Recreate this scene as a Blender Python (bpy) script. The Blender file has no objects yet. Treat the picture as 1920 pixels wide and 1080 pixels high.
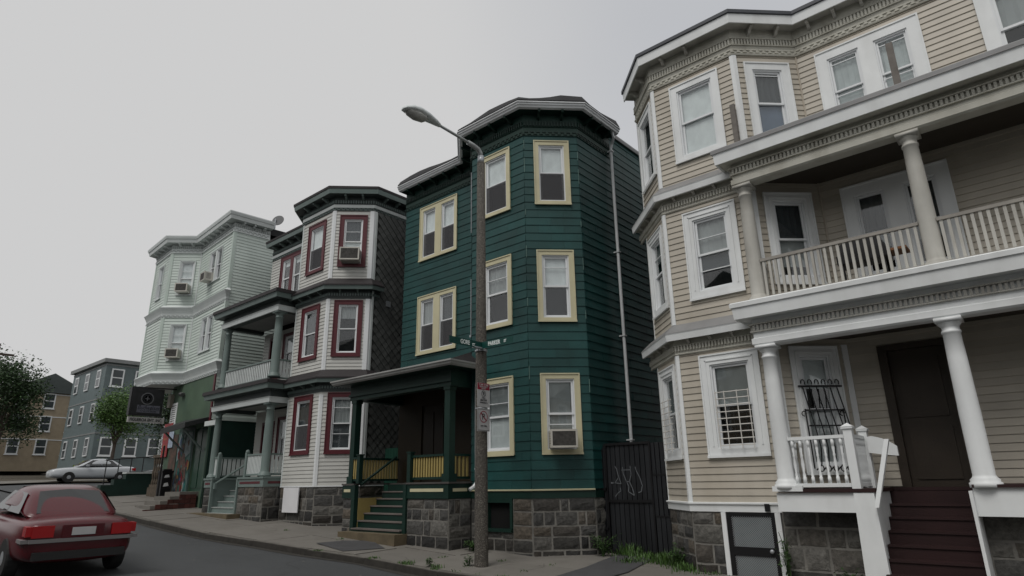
import bpy, bmesh, math, random
from mathutils import Matrix, Vector
random.seed(7)
S = bpy.context.scene
COL = S.collection
R = math.radians
# ------------------------------------------------------------------ camera
# world: x along the street, y into the houses, z = 0 at eye height
cam = bpy.data.objects.new('camera', bpy.data.cameras.new('camera'))
COL.objects.link(cam)
_p, _r, _y = R(17.27627), R(-0.94338), R(130.93087)
_F = Vector((math.cos(_y)*math.cos(_p), math.sin(_y)*math.cos(_p), math.sin(_p)))
_R = Vector((math.sin(_y), -math.cos(_y), 0))
_U = _R.cross(_F)
_R2 = _R*math.cos(_r) + _U*math.sin(_r)
_U2 = -_R*math.sin(_r) + _U*math.cos(_r)
cam.matrix_world = Matrix(((_R2.x, _U2.x, -_F.x, 0), (_R2.y, _U2.y, -_F.y, 0), (_R2.z, _U2.z, -_F.z, 0), (0, 0, 0, 1)))
cam.data.sensor_width = 36
cam.data.lens = 1173.04/1920*36
cam.data.clip_end = 3000
S.camera = cam
# ------------------------------------------------------------------ sky, sun, exposure
SUN_DIR = Vector((0.06, -0.56, 0.825)).normalized()       # towards the veiled sun
W = bpy.data.worlds.new('World'); S.world = W; W.use_nodes = True
nt = W.node_tree; N = nt.nodes; Lk = nt.links; N.clear()
out = N.new('ShaderNodeOutputWorld'); bg = N.new('ShaderNodeBackground'); bg.inputs[1].default_value = 0.1
sky = N.new('ShaderNodeTexSky'); sky.sky_type = 'NISHITA'; sky.sun_disc = False
sky.sun_elevation = math.asin(SUN_DIR.z); sky.sun_rotation = math.atan2(SUN_DIR.x, SUN_DIR.y)
sky.air_density = 1.0; sky.dust_density = 1.5
tc = N.new('ShaderNodeTexCoord')
n1 = N.new('ShaderNodeTexNoise'); n1.inputs['Scale'].default_value = 1.15; n1.inputs['Detail'].default_value = 3; n1.inputs['Roughness'].default_value = .45
mp = N.new('ShaderNodeMapping'); mp.inputs['Location'].default_value = (2.35, 1.1, 0.6); mp.inputs['Scale'].default_value = (1, 1, 1.6)
Lk.new(tc.outputs['Generated'], mp.inputs[0]); Lk.new(mp.outputs[0], n1.inputs['Vector'])
cr = N.new('ShaderNodeMapRange'); cr.inputs[1].default_value = .52; cr.inputs[2].default_value = .76; cr.inputs[3].default_value = .0; cr.inputs[4].default_value = .12
Lk.new(n1.outputs[0], cr.inputs[0])
dt = N.new('ShaderNodeVectorMath'); dt.operation = 'DOT_PRODUCT'; Lk.new(tc.outputs['Generated'], dt.inputs[0]); dt.inputs[1].default_value = Vector((-.22,.72,.66)).normalized()
gp = N.new('ShaderNodeMapRange'); gp.interpolation_type = 'SMOOTHSTEP'; gp.inputs[1].default_value = .90; gp.inputs[2].default_value = 1.0; gp.inputs[4].default_value = .26; Lk.new(dt.outputs['Value'], gp.inputs[0])
wv = N.new('ShaderNodeMapRange'); wv.inputs[1].default_value = .35; wv.inputs[2].default_value = .65; wv.inputs[3].default_value = .35; Lk.new(n1.outputs[0], wv.inputs[0])
gm_ = N.new('ShaderNodeMath'); gm_.operation = 'MULTIPLY'; Lk.new(gp.outputs[0], gm_.inputs[0]); Lk.new(wv.outputs[0], gm_.inputs[1])
sm_ = N.new('ShaderNodeMath'); sm_.operation = 'MAXIMUM'; Lk.new(gm_.outputs[0], sm_.inputs[0])
mx = N.new('ShaderNodeMix'); mx.data_type = 'RGBA'
mx.inputs[6].default_value = (6.1, 6.1, 6.12, 1)
Lk.new(cr.outputs[0], sm_.inputs[1]); Lk.new(sm_.outputs[0], mx.inputs[0]); Lk.new(sky.outputs[0], mx.inputs[7])
Lk.new(mx.outputs[2], bg.inputs[0]); Lk.new(bg.outputs[0], out.inputs[0])
sun = bpy.data.objects.new('sun', bpy.data.lights.new('sun', 'SUN')); COL.objects.link(sun)
sun.data.energy = 1.5; sun.data.angle = R(28); sun.data.color = (1, .97, .93)
sun.rotation_euler = SUN_DIR.to_track_quat('Z', 'Y').to_euler()
S.view_settings.view_transform = 'Standard'; S.view_settings.look = 'None'
S.view_settings.exposure = 0; S.view_settings.gamma = 1; S.view_settings.use_curve_mapping = False

# ------------------------------------------------------------------ materials
MATS = {}
def mat(name, col, rough=.6, var=.12, scale=2.5, bump=.15, bscale=60, rnd=0, spec=.4, metal=0, dirt=0, dcol=(.05,.045,.04), streak=0, dscale=1.3):
    if name in MATS: return MATS[name]
    m = bpy.data.materials.new(name); m.use_nodes = True
    t = m.node_tree; n = t.nodes; l = t.links
    b = n['Principled BSDF']; b.inputs['Roughness'].default_value = rough; b.inputs['Metallic'].default_value = metal
    b.inputs['Specular IOR Level'].default_value = spec
    geo = n.new('ShaderNodeNewGeometry')
    def noise(sc, det=4, st=None):
        x = n.new('ShaderNodeTexNoise'); x.inputs['Scale'].default_value = sc; x.inputs['Detail'].default_value = det
        if st:
            mpn = n.new('ShaderNodeMapping'); mpn.inputs['Scale'].default_value = st; l.new(geo.outputs['Position'], mpn.inputs[0]); l.new(mpn.outputs[0], x.inputs['Vector'])
        else: l.new(geo.outputs['Position'], x.inputs['Vector'])
        return x.outputs[0]
    v = n.new('ShaderNodeMapRange'); v.inputs[1].default_value = .25; v.inputs[2].default_value = .75
    v.inputs[3].default_value = 1-var; v.inputs[4].default_value = 1+var; l.new(noise(scale), v.inputs[0])
    fac = v.outputs[0]
    if rnd:
        oi = n.new('ShaderNodeObjectInfo'); r = n.new('ShaderNodeMapRange'); r.inputs[3].default_value = 1-rnd; r.inputs[4].default_value = 1+rnd
        l.new(oi.outputs['Random'], r.inputs[0]); mu = n.new('ShaderNodeMath'); mu.operation = 'MULTIPLY'
        l.new(fac, mu.inputs[0]); l.new(r.outputs[0], mu.inputs[1]); fac = mu.outputs[0]
    mulc = n.new('ShaderNodeVectorMath'); mulc.operation = 'SCALE'; mulc.inputs[0].default_value = col[:3]; l.new(fac, mulc.inputs['Scale'])
    cout = mulc.outputs[0]
    if dirt:
        d = n.new('ShaderNodeMapRange'); d.inputs[1].default_value = .48; d.inputs[2].default_value = .72; d.inputs[4].default_value = dirt
        l.new(noise(dscale, 8, (1, 1, .25) if streak else None), d.inputs[0])
        mxn = n.new('ShaderNodeMix'); mxn.data_type = 'RGBA'; l.new(d.outputs[0], mxn.inputs[0]); l.new(cout, mxn.inputs[6]); mxn.inputs[7].default_value = (*dcol, 1)
        cout = mxn.outputs[2]
    l.new(cout, b.inputs['Base Color'])
    if bump:
        bp = n.new('ShaderNodeBump'); bp.inputs['Strength'].default_value = bump; bp.inputs['Distance'].default_value = .01
        l.new(noise(bscale, 5), bp.inputs['Height']); l.new(bp.outputs[0], b.inputs['Normal'])
    MATS[name] = m; return m

white = mat('white_trim_paint', (.78,.80,.80), .5, .05, dirt=.28, dcol=(.40,.40,.38), streak=1, bump=.05, dscale=2.2)
offwhite = mat('weathered_white_paint', (.46,.45,.41), .6, .1, dirt=.5, dcol=(.22,.2,.17), streak=1, dscale=3)
vinylwhite = mat('white_vinyl', (.74,.76,.77), .35, .03, bump=0)
beige = mat('beige_vinyl_siding', (.47,.432,.365), .5, .07, bump=.08, rnd=.07, dirt=.42, dcol=(.30,.26,.20), streak=1)
mintm = mat('mint_vinyl_siding', (.57,.64,.595), .5, .05, bump=.08, dirt=.2, dcol=(.30,.38,.34), streak=1)
mintwhite = mat('pale_trim_paint', (.62,.66,.65), .5, .06, bump=.05, dirt=.2, dcol=(.4,.42,.42))
greysid = mat('pale_grey_vinyl_siding', (.52,.52,.49), .5, .05, bump=.08, dirt=.2, dcol=(.33,.32,.3), streak=1)
greent = mat('teal_asbestos_shingle', (.009,.055,.052), .5, .28, 1.6, .35, 90, rnd=.16, spec=.35, dirt=.25, dcol=(.022,.085,.08), streak=1)
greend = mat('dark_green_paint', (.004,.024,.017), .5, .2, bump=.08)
greenf = mat('mossy_green_paint', (.02,.05,.036), .6, .2, bump=.1)
cream = mat('cream_paint', (.58,.54,.36), .5, .06, bump=.06, dirt=.25, dcol=(.4,.36,.24))
yellow = mat('ochre_paint', (.36,.28,.10), .55, .1, bump=.06, rnd=.08)
slate = mat('slate_green_paint', (.155,.20,.188), .5, .1, bump=.06)
slated = mat('dark_slate_paint', (.055,.068,.066), .55, .12, bump=.06)
burg = mat('burgundy_paint', (.095,.016,.022), .45, .1, bump=.05)
darkroof = mat('dark_roof_membrane', (.022,.018,.019), .6, .2, bump=.2)
slatetile = mat('grey_slate_tile', (.088,.092,.088), .6, .15, 6, .3, 70, rnd=.2)
felt = mat('black_roof_felt', (.02,.02,.022), .75, .3, bump=.3)
flash = mat('grey_metal_flashing', (.27,.27,.27), .45, .12, metal=.3, bump=.05)
gutter = mat('white_gutter_metal', (.66,.68,.69), .35, .06, bump=0, dirt=.3, dcol=(.3,.3,.29))
galv = mat('galvanised_metal', (.42,.44,.46), .4, .1, metal=.5, bump=.05)
blackm = mat('black_painted_metal', (.008,.008,.009), .45, .2, bump=.1)
dark = mat('dark_interior', (.012,.012,.012), .9, .1, bump=0, spec=.1)
dimroom = mat('dim_room', (.05,.048,.045), .9, .3, 1.5, bump=0, spec=.1)
concrete = mat('sidewalk_concrete', (.165,.155,.138), .85, .16, 1.3, .35, 120, rnd=.08, dirt=.55, dcol=(.085,.078,.066))
patchm = mat('tarmac_patch', (.06,.06,.062), .85, .15, 3, .3, 150)
granite = mat('granite_kerb', (.12,.112,.098), .8, .3, 6, .5, 60, rnd=.15, dirt=.7, dcol=(.05,.048,.04))
stepst = mat('brownstone_step', (.12,.095,.058), .85, .25, 5, .6, 40, dirt=.35, dcol=(.09,.075,.05))
mortar = mat('rough_mortar', (.20,.192,.175), .9, .2, 6, .8, 30, dirt=.5, dcol=(.06,.056,.05))
soil = mat('verge_soil', (.06,.05,.035), .95, .3, 5, .6, 30)
brick = mat('red_brick', (.07,.022,.017), .85, .2, 5, .4, 60, rnd=.3)
greenwall = mat('green_masonry_paint', (.075,.12,.078), .75, .22, 1.1, .25, 30, dirt=.4, dcol=(.05,.10,.075))
greendk = mat('bottle_green_masonry', (.008,.03,.023), .6, .2, bump=.2)

def stonemat(k=1, nm='foundation_granite'):
    m = bpy.data.materials.new(nm); m.use_nodes = True
    t = m.node_tree; n = t.nodes; l = t.links; b = n['Principled BSDF']; b.inputs['Roughness'].default_value = .85
    geo = n.new('ShaderNodeNewGeometry'); oi = n.new('ShaderNodeObjectInfo')
    ramp = n.new('ShaderNodeValToRGB'); e = ramp.color_ramp.elements
    e[0].color = (.11,.107,.10,1); e[1].color = (.13,.125,.112,1)
    for p, c in ((.2,(.065,.064,.062,1)),(.4,(.125,.12,.11,1)),(.55,(.13,.108,.083,1)),(.7,(.05,.05,.049,1)),(.85,(.17,.163,.148,1))):
        x = e.new(p); x.color = c
    l.new(oi.outputs['Random'], ramp.inputs[0])
    ns = n.new('ShaderNodeTexNoise'); ns.inputs['Scale'].default_value = 13; ns.inputs['Detail'].default_value = 9; ns.inputs['Roughness'].default_value = .7; l.new(geo.outputs['Position'], ns.inputs['Vector'])
    mr = n.new('ShaderNodeMapRange'); mr.inputs[1].default_value = .3; mr.inputs[2].default_value = .7; mr.inputs[3].default_value = .4*k; mr.inputs[4].default_value = 1.45*k; l.new(ns.outputs[0], mr.inputs[0])
    vm = n.new('ShaderNodeVectorMath'); vm.operation = 'SCALE'; l.new(ramp.outputs[0], vm.inputs[0]); l.new(mr.outputs[0], vm.inputs['Scale']); l.new(vm.outputs[0], b.inputs['Base Color'])
    bp = n.new('ShaderNodeBump'); bp.inputs['Strength'].default_value = .9; bp.inputs['Distance'].default_value = .02; l.new(ns.outputs[0], bp.inputs['Height']); l.new(bp.outputs[0], b.inputs['Normal'])
    return m
stonem = stonemat(.8); stoned = stonemat(.30, 'sooty_base_stone')

def asphaltmat():
    m = bpy.data.materials.new('street_asphalt'); m.use_nodes = True
    t = m.node_tree; n = t.nodes; l = t.links; b = n['Principled BSDF']; b.inputs['Roughness'].default_value = .8
    geo = n.new('ShaderNodeNewGeometry')
    a = n.new('ShaderNodeTexNoise'); a.inputs['Scale'].default_value = .5; a.inputs['Detail'].default_value = 7; l.new(geo.outputs['Position'], a.inputs['Vector'])
    c = n.new('ShaderNodeTexNoise'); c.inputs['Scale'].default_value = 140; c.inputs['Detail'].default_value = 2; l.new(geo.outputs['Position'], c.inputs['Vector'])
    m1 = n.new('ShaderNodeMapRange'); m1.inputs[1].default_value = .3; m1.inputs[2].default_value = .7; m1.inputs[3].default_value = .85; m1.inputs[4].default_value = 1.15; l.new(a.outputs[0], m1.inputs[0])
    m2 = n.new('ShaderNodeMapRange'); m2.inputs[1].default_value = .3; m2.inputs[2].default_value = .7; m2.inputs[3].default_value = .75; m2.inputs[4].default_value = 1.25; l.new(c.outputs[0], m2.inputs[0])
    mu = n.new('ShaderNodeMath'); mu.operation = 'MULTIPLY'; l.new(m1.outputs[0], mu.inputs[0]); l.new(m2.outputs[0], mu.inputs[1])
    vm = n.new('ShaderNodeVectorMath'); vm.operation = 'SCALE'; vm.inputs[0].default_value = (.047,.0505,.053); l.new(mu.outputs[0], vm.inputs['Scale']); l.new(vm.outputs[0], b.inputs['Base Color'])
    bp = n.new('ShaderNodeBump'); bp.inputs['Strength'].default_value = .5; bp.inputs['Distance'].default_value = .006; l.new(c.outputs[0], bp.inputs['Height']); l.new(bp.outputs[0], b.inputs['Normal'])
    return m
asphalt = asphaltmat()

def aggregate():
    m = bpy.data.materials.new('exposed_aggregate_concrete'); m.use_nodes = True
    t = m.node_tree; n = t.nodes; l = t.links; b = n['Principled BSDF']; b.inputs['Roughness'].default_value = .85
    geo = n.new('ShaderNodeNewGeometry')
    v = n.new('ShaderNodeTexVoronoi'); v.inputs['Scale'].default_value = 85; l.new(geo.outputs['Position'], v.inputs['Vector'])
    rp = n.new('ShaderNodeValToRGB'); e = rp.color_ramp.elements
    e[0].color = (.035,.03,.026,1); e[1].color = (.20,.185,.16,1)
    x = e.new(.45); x.color = (.065,.058,.048,1); x = e.new(.8); x.color = (.10,.09,.076,1)
    sp = n.new('ShaderNodeSeparateColor'); l.new(v.outputs['Color'], sp.inputs[0]); l.new(sp.outputs[0], rp.inputs[0]); l.new(rp.outputs[0], b.inputs['Base Color'])
    bp = n.new('ShaderNodeBump'); bp.inputs['Strength'].default_value = .7; bp.inputs['Distance'].default_value = .006; l.new(v.outputs['Distance'], bp.inputs['Height']); l.new(bp.outputs[0], b.inputs['Normal'])
    return m
aggreg = aggregate()

def glassmat(name, tint, refl=.10, wav=.004):
    m = bpy.data.materials.new(name); m.use_nodes = True
    t = m.node_tree; n = t.nodes; l = t.links; n.clear()
    o = n.new('ShaderNodeOutputMaterial'); tr = n.new('ShaderNodeBsdfTransparent'); tr.inputs[0].default_value = (*tint, 1)
    g = n.new('ShaderNodeBsdfGlossy'); g.inputs['Roughness'].default_value = .02
    geo = n.new('ShaderNodeNewGeometry'); dp = n.new('ShaderNodeVectorMath'); dp.operation = 'DOT_PRODUCT'; l.new(geo.outputs['Incoming'], dp.inputs[0]); l.new(geo.outputs['Normal'], dp.inputs[1])
    def mth(op, x, y=None, z=None):
        q = n.new('ShaderNodeMath'); q.operation = op
        for i_, w_ in enumerate((x, y, z)):
            if w_ is None: continue
            if isinstance(w_, (int, float)): q.inputs[i_].default_value = w_
            else: l.new(w_, q.inputs[i_])
        return q.outputs[0]
    ma_o = mth('MINIMUM', mth('MULTIPLY_ADD', mth('POWER', mth('SUBTRACT', 1, mth('ABSOLUTE', dp.outputs['Value'])), 5), 1.5, .07), .95)
    mxs = n.new('ShaderNodeMixShader'); l.new(ma_o, mxs.inputs[0]); l.new(tr.outputs[0], mxs.inputs[1]); l.new(g.outputs[0], mxs.inputs[2]); l.new(mxs.outputs[0], o.inputs[0])
    ns = n.new('ShaderNodeTexNoise'); ns.inputs['Scale'].default_value = .9; l.new(geo.outputs['Position'], ns.inputs['Vector'])
    bp = n.new('ShaderNodeBump'); bp.inputs['Strength'].default_value = .35; bp.inputs['Distance'].default_value = wav; l.new(ns.outputs[0], bp.inputs['Height']); l.new(bp.outputs[0], g.inputs['Normal'])
    return m
glass = glassmat('window_glass', (.95,.97,.97))
glassd = glassmat('dark_window_glass', (.6,.64,.64))
def screenmat():
    m = bpy.data.materials.new('insect_screen'); m.use_nodes = True
    t = m.node_tree; n = t.nodes; l = t.links; n.clear()
    o = n.new('ShaderNodeOutputMaterial'); tr = n.new('ShaderNodeBsdfTransparent'); d = n.new('ShaderNodeBsdfDiffuse'); d.inputs[0].default_value = (.10,.10,.105,1)
    geo = n.new('ShaderNodeNewGeometry'); ns = n.new('ShaderNodeTexNoise'); ns.inputs['Scale'].default_value = 30; ns.inputs['Detail'].default_value = 4; l.new(geo.outputs['Position'], ns.inputs['Vector'])
    mr = n.new('ShaderNodeMapRange'); mr.inputs[3].default_value = .4; mr.inputs[4].default_value = .75; l.new(ns.outputs[0], mr.inputs[0])
    mxs = n.new('ShaderNodeMixShader'); l.new(mr.outputs[0], mxs.inputs[0]); l.new(tr.outputs[0], mxs.inputs[1]); l.new(d.outputs[0], mxs.inputs[2]); l.new(mxs.outputs[0], o.inputs[0])
    return m
screenm = screenmat()
def blindmat(name, col, freq=0, fold=0):
    m = bpy.data.materials.new(name); m.use_nodes = True
    t = m.node_tree; n = t.nodes; l = t.links; b = n['Principled BSDF']; b.inputs['Roughness'].default_value = .8
    geo = n.new('ShaderNodeNewGeometry')
    if freq:
        sx = n.new('ShaderNodeSeparateXYZ'); l.new(geo.outputs['Position'], sx.inputs[0])
        mm = n.new('ShaderNodeMath'); mm.operation = 'MULTIPLY'; mm.inputs[1].default_value = freq; l.new(sx.outputs[2], mm.inputs[0])
        fr = n.new('ShaderNodeMath'); fr.operation = 'FRACT'; l.new(mm.outputs[0], fr.inputs[0]); f = fr.outputs[0]; lo = .7
    else:
        ns = n.new('ShaderNodeTexNoise'); ns.inputs['Scale'].default_value = 6; ns.inputs['Detail'].default_value = 3
        mpn = n.new('ShaderNodeMapping'); mpn.inputs['Scale'].default_value = (1, 1, .12 if fold else .6); l.new(geo.outputs['Position'], mpn.inputs[0]); l.new(mpn.outputs[0], ns.inputs['Vector']); f = ns.outputs[0]; lo = .72
    mr = n.new('ShaderNodeMapRange'); mr.inputs[3].default_value = lo; mr.inputs[4].default_value = 1.15; l.new(f, mr.inputs[0])
    vm = n.new('ShaderNodeVectorMath'); vm.operation = 'SCALE'; vm.inputs[0].default_value = col; l.new(mr.outputs[0], vm.inputs['Scale']); l.new(vm.outputs[0], b.inputs['Base Color'])
    return m
shade_w = blindmat('white_roller_shade', (.84,.86,.86))
shade_d = blindmat('dark_curtain', (.055,.062,.068), fold=1)
shade_g = blindmat('grey_curtain', (.36,.37,.37), fold=1)
slats = blindmat('slatted_blind', (.70,.72,.72))
plasticm = blindmat('crumpled_plastic_sheet', (.55,.58,.58))

# ------------------------------------------------------------------ mesh building
class MB:
    def __init__(s, M=None): s.v = []; s.f = []; s.M = M
    def add(s, vs, fs, M=None):
        o = len(s.v)
        for v in vs:
            v = Vector(v)
            if M is not None: v = M @ v
            if s.M is not None: v = s.M @ v
            s.v.append(v)
        s.f += [tuple(o+i for i in f) for f in fs]; return s
    def box(s, x0, x1, y0, y1, z0, z1, M=None):
        return s.add([(x,y,z) for z in (z0,z1) for y in (y0,y1) for x in (x0,x1)], [(0,2,3,1),(4,5,7,6),(0,1,5,4),(2,6,7,3),(0,4,6,2),(1,3,7,5)], M)
    def prism(s, poly, a, b, M=None, axis='z'):
        n = len(poly)
        def P(p, t): return (p[0], p[1], t) if axis == 'z' else ((p[0], t, p[1]) if axis == 'y' else (t, p[0], p[1]))
        vs = [P(p, a) for p in poly] + [P(p, b) for p in poly]
        fs = [tuple(range(n))[::-1], tuple(range(n, 2*n))] + [(i, (i+1) % n, n+(i+1) % n, n+i) for i in range(n)]
        return s.add(vs, fs, M)
    def tube(s, pts, r, n=8, M=None, cap=True):
        pts = [Vector(p) for p in pts]; rs = r if isinstance(r, (list, tuple)) else [r]*len(pts)
        vs = []; fs = []; pu = None
        for i, p in enumerate(pts):
            d = (pts[min(i+1, len(pts)-1)] - pts[max(i-1, 0)]).normalized()
            up = Vector((0,0,1)) if abs(d.z) < .9 else Vector((1,0,0))
            if pu is not None: up = pu
            a = (up - d*up.dot(d)).normalized(); pu = a; c = d.cross(a)
            for k in range(n):
                t = 2*math.pi*k/n; vs.append(p + (a*math.cos(t) + c*math.sin(t))*rs[i])
        for i in range(len(pts)-1):
            for k in range(n): fs.append((i*n+k, i*n+(k+1) % n, (i+1)*n+(k+1) % n, (i+1)*n+k))
        if cap: fs += [tuple(range(n))[::-1], tuple((len(pts)-1)*n+k for k in range(n))]
        return s.add(vs, fs, M)
    def lathe(s, prof, n=16, M=None):
        vs = []; fs = []
        for r, z in prof:
            for k in range(n): t = 2*math.pi*k/n; vs.append((r*math.cos(t), r*math.sin(t), z))
        for i in range(len(prof)-1):
            for k in range(n): fs.append((i*n+k, i*n+(k+1) % n, (i+1)*n+(k+1) % n, (i+1)*n+k))
        fs += [tuple(range(n))[::-1], tuple((len(prof)-1)*n+k for k in range(n))]
        return s.add(vs, fs, M)
    def mesh(s, name, m, inv=None, smooth=False):
        me = bpy.data.meshes.new(name)
        me.from_pydata([(inv @ v if inv is not None else v) for v in s.v], [], s.f)
        if m is not None: me.materials.append(m)
        if smooth:
            for p in me.polygons: p.use_smooth = len(p.vertices) == 4
        bm = bmesh.new(); bm.from_mesh(me); bmesh.ops.recalc_face_normals(bm, faces=bm.faces); bm.to_mesh(me); bm.free()
        me.update(); return me
T = Matrix.Translation
def world(o):
    m = o.matrix_basis.copy() if o.parent is None else world(o.parent) @ o.matrix_basis
    return m
def link(name, me, parent=None, M=None, stuff=False, label=None):
    """object with mesh; M = wanted world matrix (None: same frame as the parent)"""
    o = bpy.data.objects.new(name, me); COL.objects.link(o)
    if parent is not None:
        o.parent = parent
        if M is not None: o.matrix_basis = world(parent).inverted() @ M
    elif M is not None: o.matrix_basis = M
    if stuff: o['kind'] = 'stuff'
    if label: o['label'] = label
    return o
def split(mb, tol=.006):
    """groups of touching islands of a mesh, each as an MB of its own"""
    n = len(mb.v); par = list(range(n))
    def find(i):
        while par[i] != i: par[i] = par[par[i]]; i = par[i]
        return i
    for f in mb.f:
        r0 = find(f[0])
        for k in f[1:]: par[find(k)] = r0
    isl = {}
    for i in range(n): isl.setdefault(find(i), []).append(i)
    if len(isl) < 2 or len(isl) > 90: return [mb]
    bx = []
    for r, ids in isl.items():
        P = [mb.v[i] for i in ids]; bx.append([r, [min(p[k] for p in P)-tol for k in range(3)], [max(p[k] for p in P)+tol for k in range(3)]])
    g = {b[0]: b[0] for b in bx}
    def fg(i):
        while g[i] != i: i = g[i]
        return i
    for i in range(len(bx)):
        for j in range(i):
            if all(bx[i][1][k] <= bx[j][2][k] and bx[j][1][k] <= bx[i][2][k] for k in range(3)): g[fg(bx[i][0])] = fg(bx[j][0])
    sets = {}
    for r, ids in isl.items(): sets.setdefault(fg(r), []).extend(ids)
    if len(sets) < 2: return [mb]
    outp = []
    for ids in sets.values():
        q = MB(); idx = {i: k for k, i in enumerate(sorted(ids))}; q.v = [mb.v[i] for i in sorted(ids)]
        q.f = [tuple(idx[i] for i in f) for f in mb.f if f[0] in idx]; outp.append(q)
    return outp
def part(name, mb, m, parent, smooth=False, stuff=False, label=None):
    """mb in WORLD coordinates; pieces that do not touch become parts of their own"""
    if not stuff and parent is not None:
        qs = split(mb)
        if len(qs) > 1: return [link(name, q.mesh(name, m, world(parent).inverted(), smooth), parent, None, False, label) for q in qs][0]
    return link(name, mb.mesh(name, m, world(parent).inverted(), smooth), parent, None, stuff, label)
CACHE = {}
def shared(key, fn, m, smooth=False):
    if key not in CACHE: CACHE[key] = fn().mesh(str(key[0]) if isinstance(key, tuple) else key, m, None, smooth)
    return CACHE[key]
def thing(name, label, cat, loc=(0,0,0), rz=0, group=None):
    o = bpy.data.objects.new(name, None); COL.objects.link(o); o.empty_display_size = .2
    o.matrix_basis = T(loc) @ Matrix.Rotation(rz, 4, 'Z')
    o['label'] = label; o['category'] = cat
    if group: o['group'] = group
    return o
def single(name, mb, m, label, cat, loc, group=None, smooth=False, kind=None):
    o = link(name, mb.mesh(name, m, T(loc).inverted(), smooth), None, T(loc))
    if kind: o['kind'] = kind
    if label: o['label'] = label
    if cat: o['category'] = cat
    if group: o['group'] = group
    return o
def V2(p): return Vector((p[0], p[1]))
def frame(p0, p1):
    """local x along the wall, local y INTO the wall, z up; origin p0 at z = 0"""
    u = (V2(p1)-V2(p0)).normalized()
    return Matrix(((u.x, -u.y, 0, p0[0]), (u.y, u.x, 0, p0[1]), (0,0,1,0), (0,0,0,1)))
def flen(p0, p1): return (V2(p1)-V2(p0)).length
def offs(path, o):
    P = [V2(p) for p in path]; outp = []
    for i, p in enumerate(P):
        ns = []
        if i: d = (p-P[i-1]).normalized(); ns.append(Vector((d.y, -d.x)))
        if i < len(P)-1: d = (P[i+1]-p).normalized(); ns.append(Vector((d.y, -d.x)))
        m = ns[0] if len(ns) == 1 else (ns[0]+ns[1])/(1+ns[0].dot(ns[1]))
        outp.append(p + m*o)
    return outp
def sweep(mb, path, prof):
    """prof: closed polygon of (out, z); path: plan points seen left to right from the street"""
    n = len(prof); cols = []
    for o, z in prof: cols.append([(q.x, q.y, z) for q in offs(path, o)])
    vs = []; fs = []
    for i in range(len(path)):
        for k in range(n): vs.append(cols[k][i])
    for i in range(len(path)-1):
        for k in range(n): fs.append((i*n+k, i*n+(k+1) % n, (i+1)*n+(k+1) % n, (i+1)*n+k))
    fs += [tuple(range(n))[::-1], tuple((len(path)-1)*n+k for k in range(n))]
    return mb.add(vs, fs)
def along(path, o, pitch, margin=0):
    """matrices at even spacing along an offset path: local x along, y inward"""
    q = offs(path, o); res = []
    for a, b in zip(q[:-1], q[1:]):
        L = (b-a).length - 2*margin
        if L < pitch*.5: continue
        n = max(1, round(L/pitch)); F = frame(a, b)
        for i in range(n): res.append(F @ T((margin + L*(i+.5)/n, 0, 0)))
    return res
def dentils(mb, path, o, pitch, w, d, z0, z1):
    for M in along(path, o, pitch): mb.box(-w/2, w/2, -d, 0, z0, z1, M)
def lattice(mb, path, o, z0, z1, pitch=.17):
    h = (z1-z0)/3
    for k, M in enumerate(along(path, o, pitch)):
        mb.box(-pitch*.30, pitch*.30, -.02, 0, z1-h, z1-h*.2, M)
        mb.box(-pitch*.80, -pitch*.20, -.02, 0, z0+h*.3, z0+h*1.2, M)
def brackets(path, o0, depth, z0, z1, w, pitch, m, parent, skip=(), key='b'):
    def mk():
        b = MB(); h = z1-z0
        prof = [(0,0),(-depth*.35,.15*h),(-depth*.6,.45*h),(-depth*.95,.55*h),(-depth,.8*h),(-depth,h),(0,h)]
        return b.prism(prof, -w/2, w/2, axis='x')
    me = shared(('bracket', key, z0), mk, m)
    for k, M in enumerate(along(path, o0, pitch, .1)):
        if k in skip: continue
        link('bracket', me, parent, M @ T((0,0,z0)))
def cuts(L, z0, z1, ops):
    """rectangles of a wall (0..L, z0..z1) around the openings"""
    us = sorted({0, L, *[min(max(a,0),L) for o in ops for a in o[:2]]}); rects = []
    for a, b in zip(us[:-1], us[1:]):
        if b-a < 1e-4: continue
        blk = sorted([(max(o[2],z0), min(o[3],z1)) for o in ops if o[0] < (a+b)/2 < o[1] and o[3] > z0 and o[2] < z1])
        z = z0
        for c, d in blk:
            if c > z+1e-4: rects.append((a,b,z,c))
            z = max(z, d)
        if z < z1-1e-4: rects.append((a,b,z,z1))
    return rects
def sheath(house, faces, m, t0=.0, t1=.12, name='wall'):
    mb = MB()
    for p0, p1, z0, z1, ops in faces:
        F = frame(p0, p1)
        for a, b, c, d in cuts(flen(p0,p1), z0, z1, ops): mb.box(a, b, t0, t1, c, d, F)
    return part(name, mb, m, house)
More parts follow.
